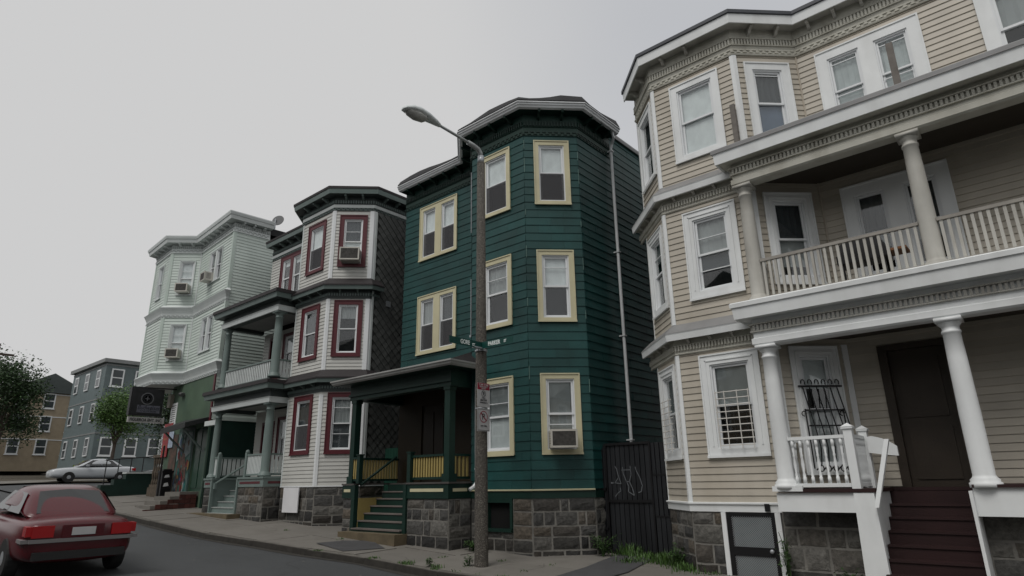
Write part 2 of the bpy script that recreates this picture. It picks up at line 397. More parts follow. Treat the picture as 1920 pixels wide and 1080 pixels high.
def courses(faces, expo, zref, joint=None, mz=.015):
    """pieces (M, length, height) for boards of every face"""
    out = []
    for p0, p1, z0, z1, ops in faces:
        F = frame(p0, p1); L = flen(p0, p1)
        k0 = math.floor((z0-zref)/expo)
        for k in range(k0, math.ceil((z1-zref)/expo)):
            a, b = max(z0, zref+k*expo), min(z1, zref+(k+1)*expo)
            if b-a < mz: continue
            rs = cuts(L, a, b, ops)
            full = sorted([r for r in rs if r[3]-r[2] > expo*.98 or (r[2] == a and r[3] == b)]); merged = []
            for r in full:
                if merged and abs(merged[-1][1]-r[0]) < 1e-4: merged[-1][1] = r[1]
                else: merged.append([r[0], r[1], a, b])
            merged += [list(r) for r in rs if not (r[3]-r[2] > expo*.98 or (r[2] == a and r[3] == b)) and r[3]-r[2] > mz]
            for r in merged:
                if joint:
                    u = r[0]; nxt = (math.floor(r[0]/joint) + (.5 if k % 2 else 1)) * joint
                    while nxt <= u+.12: nxt += joint
                    while u < r[1]-1e-3:
                        e = nxt if nxt < r[1]-.12 else r[1]
                        out.append((F @ T((u,0,r[2])), e-u-.002, r[3]-r[2])); u = e; nxt += joint
                else: out.append((F @ T((r[0],0,r[2])), r[1]-r[0], r[3]-r[2]))
    return out
def wedge(t, tb=.002):
    return MB().add([(0,-t,0),(1,-t,0),(1,0,0),(0,0,0),(0,-tb,1),(1,-tb,1),(1,0,1),(0,0,1)], [(0,1,2,3),(4,7,6,5),(0,4,5,1),(3,2,6,7),(0,3,7,4),(1,5,6,2)])
def lay(pieces, t, m, parent, name, limit=290, jitter=0, stuffname=None):
    """the nearest LIMIT pieces as objects, the rest joined"""
    unit = wedge(t); me = shared((name, t, m.name), lambda: unit, m)
    cen = [((M @ Vector((L/2,0,h/2))).length / max(.05, L)**.25, i) for i, (M, L, h) in enumerate(pieces)]
    near = {i for _, i in sorted(cen)[:limit]}
    rest = MB()
    for i, (M, L, h) in enumerate(pieces):
        A = M @ Matrix.Diagonal((L, 1, h, 1))
        if jitter: A = M @ T((0, -random.random()*jitter, 0)) @ Matrix.Rotation(random.uniform(-1,1)*jitter*.12, 4, 'Y') @ Matrix.Diagonal((L, 1, h, 1))
        if i in near: link(name, me, parent, A)
        else: rest.add([A @ v for v in unit.v], unit.f)
    if rest.v: part(stuffname or name+'_field', rest, m, parent, stuff=True)
def stone_mesh(k, m=None):
    m = m or stonem
    def mk():
        rnd = random.Random(k); b = MB()
        nx, nz = 5, 4; vs = []; fs = []
        for j in range(nz):
            for i in range(nx):
                x, z = i/(nx-1), j/(nz-1); edge = i in (0,nx-1) or j in (0,nz-1)
                dx, dz = (rnd.uniform(-.035,.035), rnd.uniform(-.05,.05)) if edge else (rnd.uniform(-.05,.05), rnd.uniform(-.07,.07))
                if edge:
                    dx = abs(dx)*(1 if i == 0 else -1) if i in (0,nx-1) else dx
                    dz = abs(dz)*(1 if j == 0 else -1) if j in (0,nz-1) else dz
                vs.append((x+dx, -(.004 if edge else rnd.uniform(.010,.026)), z+dz))
        for j in range(nz-1):
            for i in range(nx-1): fs.append((j*nx+i, j*nx+i+1, (j+1)*nx+i+1, (j+1)*nx+i))
        ring = [i for i in range(nx)] + [j*nx+nx-1 for j in range(1,nz)] + [(nz-1)*nx+i for i in range(nx-2,-1,-1)] + [j*nx for j in range(nz-2,0,-1)]
        o = len(vs)
        for i in ring: vs.append((vs[i][0], .02, vs[i][2]))
        n = len(ring)
        for q in range(n): fs.append((ring[q], ring[(q+1) % n], o+(q+1) % n, o+q))
        return b.add(vs, fs)
    return shared(('stone', k, m.name), mk, m)
def stonewall(parent, p0, p1, zb, zt, row=.28, wid=.42, ops=(), seed=1, thick=.3, gap=.03):
    """stones as sub-parts of PARENT (a foundation part)"""
    rnd = random.Random(seed); F = frame(p0, p1); L = flen(p0, p1); z = zt; res = []
    while z > zb+.03:
        h = min(row*rnd.uniform(.72,1.25), z-zb) if z-zb > row*1.3 else z-zb
        segs = cuts(L, z-h, z, ops)
        for a, b, c, d in segs:
            if d-c < .08: continue
            u = a
            while u < b-.03:
                w = wid*rnd.choice((.45,.6,.85,1,1.2,1.5))
                if b-u-w < .15: w = b-u
                M = F @ T((u+gap/2, -rnd.uniform(0,.012), c+gap/2)) @ Matrix.Diagonal((w-gap, 1, d-c-gap, 1))
                if rnd.random() < .5: M = M @ T((1,0,1)) @ Matrix.Rotation(math.pi, 4, 'Y')
                link('stone', stone_mesh(rnd.randrange(8), stoned if (c+d)/2 < gz(*(F @ Vector((u,0,0))).xy)+.24 and rnd.random() < .9 else stonem), parent, M); u += w
        z -= h
def foundation(house, faces, m=mortar):
    mb = MB()
    for p0, p1, z0, z1, ops in faces:
        F = frame(p0, p1)
        for a, b, c, d in cuts(flen(p0,p1), z0, z1, ops): mb.box(a+.004, b-.004, .0, .25, c, d, F)
    return part('foundation', mb, m, house)
# windows ------------------------------------------------------------
def window(house, F, u, z, w, h, cm, cw=.11, sill=.0, units=1, mull=.22, moul=False, up=('shade',shade_w,1), lo=('screen',None,1), frame_m=None, proud=.035, bars=0, fr=.045, ac=False):
    """outer casing w x h with its lower left corner at (u, z) of wall frame F. up/lo: what fills upper and lower half"""
    M = F @ T((u+w/2, 0, z)); fm = frame_m or vinylwhite
    def cas():
        b = MB(); y0, y1 = -proud, .02
        b.box(-w/2, -w/2+cw, y0, y1, 0, h); b.box(w/2-cw, w/2, y0, y1, 0, h)
        b.box(-w/2+cw, w/2-cw, y0, y1, h-cw, h); b.box(-w/2+cw, w/2-cw, y0, y1, 0, cw*.8)
        if units == 2: b.box(-mull/2, mull/2, y0, y1, cw*.8, h-cw)
        # thin raised back-band round the outside and a sill
        e = .022
        b.box(-w/2-.006, -w/2+e, y0-.018, y0, -.004, h+.006); b.box(w/2-e, w/2+.006, y0-.018, y0, -.004, h+.006)
        b.box(-w/2+e, w/2-e, y0-.018, y0, h-e, h+.006)
        b.box(-w/2-.012, w/2+.012, y0-.035, y0-.0185, -.012, .03)
        if moul:
            c = cw*.55
            b.box(-w/2+c, -w/2+c+.02, y0-.014, y0, cw, h-c); b.box(w/2-c-.02, w/2-c, y0-.014, y0, cw, h-c); b.box(-w/2+c, w/2-c, y0-.014, y0-.001, h-c-.02, h-c)
        # reveal
        b.box(-w/2+cw-.012, -w/2+cw, .02, .11, cw*.8, h-cw); b.box(w/2-cw, w/2-cw+.012, .02, .11, cw*.8, h-cw)
        return b
    win = link('window', shared(('window', w, h, cm.name, cw, units, mull, moul, proud), cas, cm), house, M)
    iw = ((w-2*cw) - (mull if units == 2 else 0))/units; z0, z1 = cw*.8, h-cw; ih = z1-z0; zm = z0+ih*.5
    xs = [0] if units == 1 else [-(mull+iw)/2, (mull+iw)/2]
    for q, xc in enumerate(xs):
        MM = M @ T((xc, 0, 0)); k = (iw, z0, z1, fr)
        def fra():
            b = MB(); a = iw/2
            b.box(-a, -a+.028, -.012, .075, z0, z1); b.box(a-.028, a, -.012, .075, z0, z1); b.box(-a+.028, a-.028, -.012, .075, z1-.028, z1); b.box(-a+.028, a-.028, -.012, .075, z0, z0+.03)
            return b
        link('window_frame', shared(('window_frame',)+k, fra, fm), win, MM)
        def sash(za, zb, y):
            def f():
                b = MB(); a = iw/2-.03
                b.box(-a, -a+fr, y, y+.03, za, zb); b.box(a-fr, a, y, y+.03, za, zb); b.box(-a+fr, a-fr, y, y+.03, zb-fr, zb); b.box(-a+fr, a-fr, y, y+.03, za, za+fr)
                return b
            return f
        link('sash', shared(('sash','u')+k, sash(zm-.02, z1-.03, .018), fm), win, MM)
        link('sash', shared(('sash','l')+k, sash(z0+.03, zm+.02, .046), fm), win, MM)
        g = lambda za, zb, y: (lambda: MB().box(-iw/2+.05, iw/2-.05, y, y+.004, za, zb))
        gm = glass
        link('pane', shared(('pane','u')+k, g(zm+.01, z1-.05, .03), gm), win, MM)
        link('pane', shared(('pane','l')+k, g(z0+.05, zm-.01, .058), gm), win, MM)
        def room():
            b = MB(); a = iw/2-.005; y0, y1 = .09, .27
            b.add([(-a,y0,z0),(a,y0,z0),(a,y0,z1),(-a,y0,z1),(-a,y1,z0),(a,y1,z0),(a,y1,z1),(-a,y1,z1)], [(4,5,6,7),(0,1,5,4),(3,7,6,2),(0,4,7,3),(1,2,6,5)]); return b
        link('dark_recess', shared(('dark_recess',)+k, room, dark), win, MM)
        uu = up[q] if isinstance(up, list) else up; ll = lo[q] if isinstance(lo, list) else lo
        if uu and uu[0] == 'shade':
            fz = uu[2]; zb_ = z1-.02-(zm and (z1-zm-.02))*fz if fz <= 1 else z1-.02-ih*(fz-1)*.5-ih*.5
            def drape(za, zc, y, mm_):
                b = MB()
                if mm_ is slats:
                    q_ = int((zc-za)/.028)
                    for s_ in range(q_): z_ = za+s_*.028; b.add([(-iw/2+.035,y+.010,z_),(iw/2-.035,y+.010,z_),(iw/2-.035,y-.006,z_+.026),(-iw/2+.035,y-.006,z_+.026)],[(0,1,2,3)])
                    return b
                n_ = 14; a_ = iw/2-.035; f_ = .010 if mm_ in (shade_g, shade_d, plasticm) else .0006
                for s_ in range(n_+1):
                    x_ = -a_+2*a_*s_/n_; b.v += [Vector((x_, y+f_*math.sin(s_*2.1)+f_*.5*math.sin(s_*.9), za)), Vector((x_*.99, y+f_*math.sin(s_*2.1+.5), zc))]
                b.f = [(2*s_,2*s_+2,2*s_+3,2*s_+1) for s_ in range(n_)]
                return b
            link('shade', shared(('shade',uu[1].name,fz)+k, (lambda zb_=zb_: drape(zb_, z1-.01, .078, uu[1])), uu[1]), win, MM)
        if ll and ll[0] == 'screen':
            link('insect_screen', shared(('insect_screen',)+k, (lambda: MB().box(-iw/2+.04, iw/2-.04, .0, .003, z0+.03, zm-.01)), screenm), win, MM)
        elif ll and ll[0] == 'shade':
            link('shade', shared(('shade','lo',ll[1].name,ll[2])+k, (lambda: MB().box(-iw/2+.035, iw/2-.035, .0845, .089, zm-(zm-z0)*ll[2]+.01, zm)), ll[1]), win, MM)
        if bars:
            def bb():
                return MB().box(-iw/2+.05, iw/2-.05, .012, .018+.014, -.008, .008)
            for zz in bars: link('storm_rail', shared(('storm_rail',iw), bb, fm), win, MM @ T((0,0,z0+ih*zz)))
    return win
def air_conditioner(M, label, w=.52, h=.36, d=.34):
    """window unit; M: sill centre, y into the wall"""
    t = bpy.data.objects.new('air_conditioner', None); COL.objects.link(t); t.matrix_basis = M
    t['label'] = label; t['category'] = 'air conditioner'; t['group'] = 'window air conditioners'
    link('casing', shared(('casing',w,h,d), lambda: MB().box(-w/2, w/2, -d, .09, 0, h).box(-w/2-.012, w/2+.012, -d-.012, -d+.02, -.012, .03).box(-w/2-.012, w/2+.012, -d-.012, -d+.02, h-.03, h+.012).box(-w/2-.012, -w/2+.03, -d-.012, -d+.02, .03, h-.03).box(w/2-.03, w/2+.012, -d-.012, -d+.02, .03, h-.03), mat('air_conditioner_enamel', (.52,.50,.45), .5, .1, dirt=.4, dcol=(.2,.19,.17))), t, M)
    link('coil_grille', shared(('coil_grille',w,h,d), lambda: MB().box(-w/2+.03, w/2-.03, -d-.004, -d+.002, .03, h-.03), mat('air_conditioner_coil', (.055,.052,.048), .8, .5, 14, .6, 90)), t, M)
    for i in range(5):
        for s in (-1, 1): link('side_vent', shared(('side_vent',d), lambda: MB().box(-.002, .002, -d*.8, -d*.3, 0, .016), blackm), t, M @ T((s*(w/2+.001), 0, .08+i*.05)))
    return t
def corner_board(house, pa, c, pb, w, pr, z0, z1, m, name='corner_board'):
    """L-shaped board wrapping corner c between points pa (left) and pb (right)"""
    c = V2(c); a = c+(V2(pa)-c).normalized()*w; b = c+(V2(pb)-c).normalized()*w
    o = offs([a, c, b], pr); mb = MB().prism([tuple(a), tuple(o[0]), tuple(o[1]), tuple(o[2]), tuple(b), tuple(c)], z0, z1)
    return part(name, mb, m, house)
def column(house, x, y, zb, zt, r0, r1, m, name='column'):
    h = zt-zb
    prof = [(r0*1.45,0),(r0*1.45,.06),(r0*1.3,.07),(r0*1.32,.10),(r0*1.08,.13),(r0,.16),(r0,h*.4),((r0*.45+r1*.55),h*.75),(r1,h-.22),(r1*1.12,h-.21),(r1*1.12,h-.18),(r1,h-.17),(r1,h-.12),(r1*1.25,h-.09),(r1*1.35,h-.06),(r1*1.3,h-.055)]
    mb = MB().lathe(prof, 20, T((x,y,zb))).box(x-r1*1.5, x+r1*1.5, y-r1*1.5, y+r1*1.5, zt-.055, zt)
    return part(name, mb, m, house, smooth=True)
def rail(house, a, b, zb, zt, n, bm_, rm, bw=.04, turned=False, top=.05, flat=False, name='railing'):
    """handrail with balusters between plan points a and b, standing from zb to zt"""
    F = frame(a, b); L = flen(a, b)
    mb = MB().box(0, L, -top, top, zt-.05, zt, F).box(0, L, -.03, .03, zb, zb+.055, F)
    r = part(name, mb, rm, house)
    h = zt-.05-zb-.055
    def bal():
        if turned:
            s = h; return MB().lathe([(.026,0),(.026,.14*s),(.018,.15*s),(.024,.2*s),(.014,.25*s),(.026,.45*s),(.014,.6*s),(.022,.64*s),(.014,.68*s),(.024,.8*s),(.018,.85*s),(.026,.86*s),(.026,s)], 8)
        if flat: return MB().box(-bw/2, bw/2, -.012, .012, 0, h)
        return MB().box(-bw/2, bw/2, -bw/2, bw/2, 0, h)
    me = shared(('baluster', bm_.name, bw, round(h,3), turned, flat), bal, bm_, turned)
    for i in range(n): link('baluster', me, house, F @ T((L*(i+.5)/n, 0, zb+.055)))
    return r
def text(s, size, m, M, parent, name='lettering', ext=.002, sx=1, shear=0, label=None, bold=0):
    cu = bpy.data.curves.new(name, 'FONT'); cu.body = s; cu.size = size; cu.extrude = ext; cu.align_x = 'CENTER'; cu.align_y = 'CENTER'; cu.shear = shear; cu.offset = bold
    tmp = bpy.data.objects.new('tmp', cu); COL.objects.link(tmp)
    dg = bpy.context.evaluated_depsgraph_get(); me = bpy.data.meshes.new_from_object(tmp.evaluated_get(dg))
    bpy.data.objects.remove(tmp); bpy.data.curves.remove(cu); me.materials.clear(); me.materials.append(m)
    # text plane xy -> wall plane xz
    o = link(name, me, parent, M @ Matrix.Rotation(math.pi/2, 4, 'X') @ Matrix.Diagonal((sx,1,1,1)))
    if label: o['label'] = label
    return o
def body(house, poly, z0, z1, m, name='rear_wall'):
    return part(name, MB().prism(poly, z0, z1), m, house)

# ------------------------------------------------------------------ ground, street, pavement
def interp(t, x):
    if x <= t[0][0]: return t[0][1]
    for (a, b), (c, d) in zip(t[:-1], t[1:]):
        if x <= c: return b + (d-b)*(x-a)/(c-a)
    return t[-1][1]
CURB = [(-70,8.6),(-36,8.1),(-23.5,7.95),(-20.6,7.84),(-17.5,7.78),(-15.2,8.02),(-13.4,8.15),(-11.5,8.38),(-8.6,8.4),(-4,8.6),(40,9.6)]
def gx(x):
    if x > -9: return -1.46-.02*(x+9)
    if x > -48: return -1.46+.05*(-9-x)
    return .49+.03*(-48-x)
def yc(x): return interp(CURB, x)
def gz(x, y): return gx(x)+.03*(min(y, 12)-10.8)
def rz(x, y):
    c = yc(x); return gz(x, c)-.13+.015*min(max(c-y, 0), 4)
def sheet(xs, ysf, zf, up=0):
    b = MB(); vs = []; fs = []; n = None
    for x in xs:
        ys = ysf(x); n = len(ys)
        for y in ys: vs.append((x, y, zf(x, y)+up))
    for i in range(len(xs)-1):
        for j in range(n-1): fs.append((i*n+j, (i+1)*n+j, (i+1)*n+j+1, i*n+j+1))
    return b.add(vs, fs)
xs = [-900,-400,-200,-120,-90,-70,-60,-54,-48,-42,-36,-30,-24,-18,-13.5,-9,-4,2,10,40,120,400,900]
def struct(name, mb, m, label=None):
    o = part(name, mb, m, None) if False else link(name, mb.mesh(name, m), None)
    o['kind'] = 'structure'
    if label: o['label'] = label
    return o
def terr(x, y):
    g = gx(max(min(x, 60), -140))
    return g-.5 if y < yc(x) else g+.03*(min(y,12)-10.8)-.09
struct('ground', sheet(xs, lambda x: [-900,-300,-60,-12,-5,0,4,yc(x)-.05,yc(x)+.35,10.8,12,30,80,300,900], lambda x, y: terr(x, y) if -1.5 < y else gx(max(min(x,60),-140))-.4), soil, 'bare ground under the street and the houses')
rxs = [-400,-200,-120,-90,-70,-60,-54,-50,-48,-45,-42,-39,-36,-33,-30,-27,-24,-22,-20.6,-19,-17.5,-16,-15.2,-13.4,-11.5,-10,-9,-6,-4,0,4,10,25,60]
road = struct('street', sheet(rxs, lambda x: [-9,-4,0,2,4,6,yc(x)-.6,yc(x)-.02], lambda x, y: rz(max(x,-140), y)), asphalt, 'dark asphalt roadway in front of the houses')
# side street beyond the mint building, rising away to the right
struct('side_street', sheet([-46,-44,-41,-38.5], lambda x: [yc(x)-.1,9,11,14,20,40,90], lambda x, y: gz(x, min(y,12))-.05), asphalt, 'side street climbing past the far corner')
struct('far_sidewalk', sheet([-50,-46.1], lambda x: [yc(x)+.2,9,11,14,20,40,90], lambda x, y: gz(x, min(y,12))+.06), concrete, 'pale pavement on the far side of the side street')
# kerb stones
kerbdark = mat('dark_kerb_brown', (.035,.032,.027), .9, .35, 7, .5, 60)
kerb = bpy.data.objects.new('kerb', None); COL.objects.link(kerb); kerb['kind'] = 'structure'; kerb['label'] = 'granite kerb between the sidewalk and the street'
x = -37.0; rnd = random.Random(3)
while x < 6:
    w = rnd.uniform(1.6, 2.3); e = x+w-.012; h0 = rnd.uniform(-.008,.008)
    a, b = (x, yc(x)), (e, yc(e)); vs = []
    for (px, py) in (a, b):
        z = gz(px, py)+h0
        vs += [(px, py-.0, z-.3), (px, py+.012, z-.012), (px, py+.025, z), (px, py+.15, z+.003), (px, py+.15, z-.3)]
    fs = [(0,1,6,5),(1,2,7,6),(2,3,8,7),(3,4,9,8),(4,3,2,1,0),(5,6,7,8,9)]
    ko = part('kerb_stone', MB().add(vs, fs), granite, kerb); ko.data.materials.append(kerbdark)
    for q in (0, 1): ko.data.polygons[q].material_index = 1  # street-facing faces take the darker brown, tops stay granite
    x += w
gs = [q for q in rxs if -37 <= q <= 10]
struct('gutter_strip', sheet(gs, lambda x: [yc(x)-.17-.05*math.sin(x*2.3), yc(x)-.012], rz, .006), kerbdark, 'dark strip in the gutter along the kerb')  # dark brown strip on the road along the kerb foot
# sidewalk slabs
walk = struct('sidewalk', sheet([q for q in rxs if -37 <= q <= 10], lambda x: [yc(x)+.15,9.5,10.8,12.6], lambda x, y: gz(x, y)-.03), soil, 'concrete sidewalk of separate slabs before the houses')
x = -36.5; k = 0
while x < 5.5:
    w = rnd.uniform(1.35, 1.75); y0 = yc(x)+.157; rows = [y0, y0+rnd.uniform(1.25,1.45), 11.0, 12.6]
    for j in range(3):
        ya, yb = rows[j]+(.006 if j else 0), rows[j+1]-.006
        t = rnd.uniform(-.008,.008); t2 = rnd.uniform(-.006,.006)
        def yy(px, q): return q + (yc(px)-yc(x) if q == rows[0] else 0)
        tops = []
        for (px, py) in ((x+.006, yy(x,ya)), (x+w-.006, yy(x+w,ya)), (x+w-.006, yb), (x+.006, yb)): tops.append((px, py, gz(px, py)+t))
        tops[1] = (tops[1][0], tops[1][1], tops[1][2]+t2)
        vs = tops + [(a, b, c-.06) for a, b, c in tops]
        part('concrete_slab', MB().add(vs, [(0,1,2,3),(4,7,6,5),(0,4,5,1),(1,5,6,2),(2,6,7,3),(3,7,4,0)]), concrete, walk)
    x += w
def patch(name, poly, up, m, label):
    b = MB().add([(px, py, gz(px, py)+up) for px, py in poly], [tuple(range(len(poly)))]); o = struct(name, b, m, label); return o
patch('tarmac_patch', [(-13.75,8.75),(-12.3,8.5),(-11.95,9.35),(-13.1,9.85),(-13.6,9.4)], .018, patchm, 'dark square tarmac repair in the sidewalk')
patch('tarmac_strip', [(-7.05,8.6),(-6.35,8.6),(-6.3,10.2),(-6.75,12.1),(-7.6,12.1),(-7.2,10.2)], .018, patchm, 'dark tarmac strip leading to the black gate')
# opposite pavement behind the photographer
struct('opposite_sidewalk', sheet([-400,-60,-48,-36,-24,-9,4,40], lambda x: [-14,-9.05], lambda x, y: rz(max(x,-140), -4)+.12), concrete, 'sidewalk on the other side of the street')

# cracks
ck = MB(); rk = random.Random(12)
def crack(x, y, a, n, st, w, zf):
    pts = [(x, y)]
    for i in range(n): a += rk.uniform(-.5,.5); x += math.cos(a)*st; y += math.sin(a)*st; pts.append((x, y))
    for i, (p, q) in enumerate(zip(pts[:-1], pts[1:])):
        d_ = Vector((q[0]-p[0], q[1]-p[1])).normalized(); nx, ny = -d_.y*w*rk.uniform(.5,1), d_.x*w*rk.uniform(.5,1)
        ck.add([(p[0]-nx,p[1]-ny,zf(*p)),(p[0]+nx,p[1]+ny,zf(*p)),(q[0]+nx,q[1]+ny,zf(*q)),(q[0]-nx,q[1]-ny,zf(*q))],[(0,1,2,3)])
for x, y, a in ((-14.5,8.6,1.2),(-11.2,8.9,.3),(-9.6,9.9,2.6),(-18.3,8.5,.9),(-8.2,9.2,.2),(-6.0,9.2,1.9),(-21.5,8.8,.1),(-16.4,9.2,2.9),(-12.2,9.9,-.4)): crack(x, y, a, 11, .11, .0045, lambda p, q: gz(p,q)+.014)
for x, y, a in ((-13.5,6.2,2.9),(-9.2,7.2,.2),(-11.2,5.4,1.7)): crack(x, y, a, 34, .12, .004, lambda p, q: rz(p,q)+.005)
o_ = link('pavement_cracks', ck.mesh('pavement_cracks', kerbdark), None, None, True, 'fine dark cracks in the asphalt and the sidewalk concrete')
# litter specks on the road
for i, (px, py) in enumerate([(-15.2,5.6),(-16.5,7.0),(-15.0,7.1),(-12.4,7.6),(-10.3,7.5),(-13.8,6.0),(-9.9,7.55),(-8.05,9.9)]):
    z = (rz(px, py) if py < yc(px) else gz(px, py))+.012
    b = MB().add([(0,0,0),(.045,.01,.003),(.038,.03,.006),(.01,.026,.002),(.02,.015,.011)], [(0,1,4),(1,2,4),(2,3,4),(3,0,4),(0,3,2,1)], T((px,py,z)))
    single('paper_scrap', b, concrete, 'small pale scrap of litter lying on the '+['asphalt left of the others','asphalt below the mint house kerb','asphalt near the kerb before the grey porch','asphalt under the kerb of the green house','asphalt close to the lamp post kerb','asphalt in mid street','gutter before the concrete lamp post','sidewalk near the black gate'][i], 'litter', (px,py,z), 'litter scraps on the street')
# ------------------------------------------------------------------ GREEN HOUSE
def house(name, label, loc): return thing(name, label, 'house', loc)
Gh = house('teal_house', 'three storey teal shingled house with cream window frames behind the lamp post', (-8.9,10.8,-1.5))
gA,gB,gC,gD,gE,gZ = (-14.67,11.8),(-11.7,11.8),(-10.7,10.8),(-8.9,10.8),(-7.94,11.76),(-7.94,22)
opS = [(.72,2.37,6.48,8.25),(.72,2.37,3.58,5.36)]
opF = [(.35,1.35,z,z+1.755) for z in (6.485,3.545,.58)]
opC = [(.245,1.13,z,z+1.755) for z in (6.48,3.53,.575)]
faces = [(gA,gB,3.0,8.40,opS),(gB,gC,-.15,8.40,[]),(gC,gD,-.15,8.40,opF),(gD,gE,-.15,8.40,opC),(gE,gZ,-.15,9.1,[])]
sheath(Gh, faces, dark)
lay(courses(faces, .203, -.15, .62), .016, greent, Gh, 'shingle', 285, .004, 'shingle_field')
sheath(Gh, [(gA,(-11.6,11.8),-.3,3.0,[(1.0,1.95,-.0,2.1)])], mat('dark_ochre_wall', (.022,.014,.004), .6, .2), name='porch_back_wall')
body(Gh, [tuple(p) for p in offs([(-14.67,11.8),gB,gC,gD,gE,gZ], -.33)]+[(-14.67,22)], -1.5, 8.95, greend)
for i, (zz) in enumerate((6.48,3.58)):
    window(Gh, frame(gA,gB), .72, zz, 1.65, 1.77, cream, .13, units=2, mull=.27, up=[('shade',shade_w if i == 0 else shade_g,1),('shade',shade_w if i == 0 else shade_d,1)], lo=('screen',None,1))
cw_ = [(('shade',shade_w,1),('screen',None,1),0),(('shade',shade_g,1),None,[.74]),(('shade',slats,1),('shade',slats,1),[.7])]
for i, zz in enumerate((6.485,3.545,.58)):
    window(Gh, frame(gC,gD), .35, zz, 1.0, 1.755, cream, .13, up=cw_[i][0], lo=cw_[i][1], bars=cw_[i][2])
cw2 = [(('shade',shade_w,1),('screen',None,1),0),(('shade',shade_w,1),None,[.8]),(('shade',slats,1),('shade',shade_g,.5),[.35])]
for i, zz in enumerate((6.48,3.53,.575)):
    window(Gh, frame(gD,gE), .245, zz, .885, 1.755, cream, .12, up=cw2[i][0], lo=cw2[i][1], bars=cw2[i][2])
eP = [gA,gB,gC,gD,gE,(-7.94,13.25)]
part('frieze', sweep(MB(), eP, [(0,8.38),(.03,8.38),(.03,8.98),(0,8.98)]), mat('frieze_green_paint', (.013,.042,.032), .55, .15), Gh)
lb = MB(); lattice(lb, eP, .03, 8.40, 8.50, .15); sweep(lb, eP, [(.03,8.635),(.06,8.635),(.05,8.615),(.03,8.61)]); part('lattice_band', lb, greend, Gh, stuff=True)
db = MB(); dentils(db, eP, .03, .075, .04, .035, 8.65, 8.78); part('dentil_band', db, greend, Gh, stuff=True)
brackets(eP, .03, .3, 8.82, 8.975, .06, .52, greend, Gh, key='g')
part('soffit', sweep(MB(), eP, [(0,8.975),(.32,8.975),(.32,9.0),(0,9.0)]), greend, Gh)
part('gutter', sweep(MB(), eP, [(.27,8.98),(.30,8.965),(.36,8.99),(.375,9.03),(.40,9.05),(.40,9.085),(.43,9.10),(.43,9.125),(.41,9.13),(.27,9.13)]), gutter, Gh)
part('gutter_fascia', sweep(MB(), eP, [(.26,9.13),(.38,9.132),(.385,9.17),(.26,9.18)]), flash, Gh)
def lumpy(path, o0, o1, z, amp, n=6):
    """bulging felt roof edge"""
    b = MB(); a = offs(path, o0); c = offs(path, o1); e = offs(path, o1-.10); k = 0; rr = random.Random(5); rows = []
    for i in range(len(path)-1):
        for j in range(n+ (1 if i == len(path)-2 else 0)):
            t = j/n; z2 = z+.09+amp*(.5+.5*math.sin(k*.9))*rr.uniform(.7,1); k += 1
            P = a[i].lerp(a[i+1], t); Q = c[i].lerp(c[i+1], t); E_ = e[i].lerp(e[i+1], t)
            rows.append([(P.x,P.y,z),(P.x,P.y,z+.05),(E_.x,E_.y,z2+.03),(Q.x,Q.y,z+.02),(Q.x,Q.y,z)])
    vs = [v for r in rows for v in r]; fs = []
    for i in range(len(rows)-1):
        for q in range(5): fs.append((i*5+q, i*5+(q+1) % 5, (i+1)*5+(q+1) % 5, (i+1)*5+q))
    fs += [(0,1,2,3,4), tuple(range(len(vs)-5,len(vs)))[::-1]]
    return b.add(vs, fs)
part('roof_felt_edge', lumpy(eP, .0, .41, 9.16, .13), felt, Gh)
part('roof', MB().prism([tuple(p) for p in offs(eP, -.05)]+[(-8.0,22),(-14.6,22)], 9.0, 9.2), felt, Gh)
part('side_eave', sweep(MB(), [(-7.94,13.3),(-7.94,22)], [(0,9.1),(.07,9.1),(.09,9.16),(.09,9.2),(0,9.26)]), flash, Gh)
for z_, h_ in ((8.0,.25),(7.35,.4),(6.2,.15),(5.1,.3),(3.9,.2),(2.2,.3)):
    part('worn_corner_strip', MB(frame(gD,gE)).box(-.004,.012,-.028,-.018,z_,z_+h_), mat('worn_corner_paint', (.11,.19,.17), .6, .3), Gh)
    part('worn_corner_strip', MB(frame(gD,gE)).box(1.346,1.36,-.028,-.018,z_-.3,z_-.3+h_), MATS['worn_corner_paint'], Gh)
# water table, skirt, foundation
wp = [gC,gD,gE]
part('drip_board', sweep(MB(), wp, [(0,-.175),(.05,-.175),(.055,-.15),(0,-.14)]), cream, Gh)
part('skirt_board', sweep(MB(), [gB,gC,gD,gE,(-7.94,13.5)], [(0,-.33),(.022,-.33),(.022,-.18),(0,-.18)]), greend, Gh)
ff = [(gC,gD,-1.75,-.33,[(.46,1.26,-.97,-.33)]),(gD,gE,-1.75,-.33,[]),(gE,(-7.94,13.2),-1.75,-.33,[]),((-12.13,10.1),(-10.72,10.1),-1.7,-.33,[]),((-10.72,10.1),(-10.72,10.79),-1.7,-.33,[]),((-14.72,10.1),(-14.3,10.1),-1.5,-.33,[]),((-14.3,10.1),(-14.3,10.7),-1.4,-.33,[])]
fo = foundation(Gh, ff)
for i, (a, b, c, d, ops) in enumerate(ff): stonewall(fo, a, b, c+.1, d, .27, .40, ops, 11+i)
bw = MB(frame(gC,gD)); bw.box(.46,.53,-.03,.12,-.97,-.33).box(1.19,1.26,-.03,.12,-.97,-.33).box(.53,1.19,-.03,.12,-.42,-.33).box(.46,1.26,-.07,.12,-1.02,-.955)
part('basement_window', bw, greend, Gh); part('basement_board', MB(frame(gC,gD)).box(.53,1.19,.08,.1,-.955,-.42), dark, Gh)
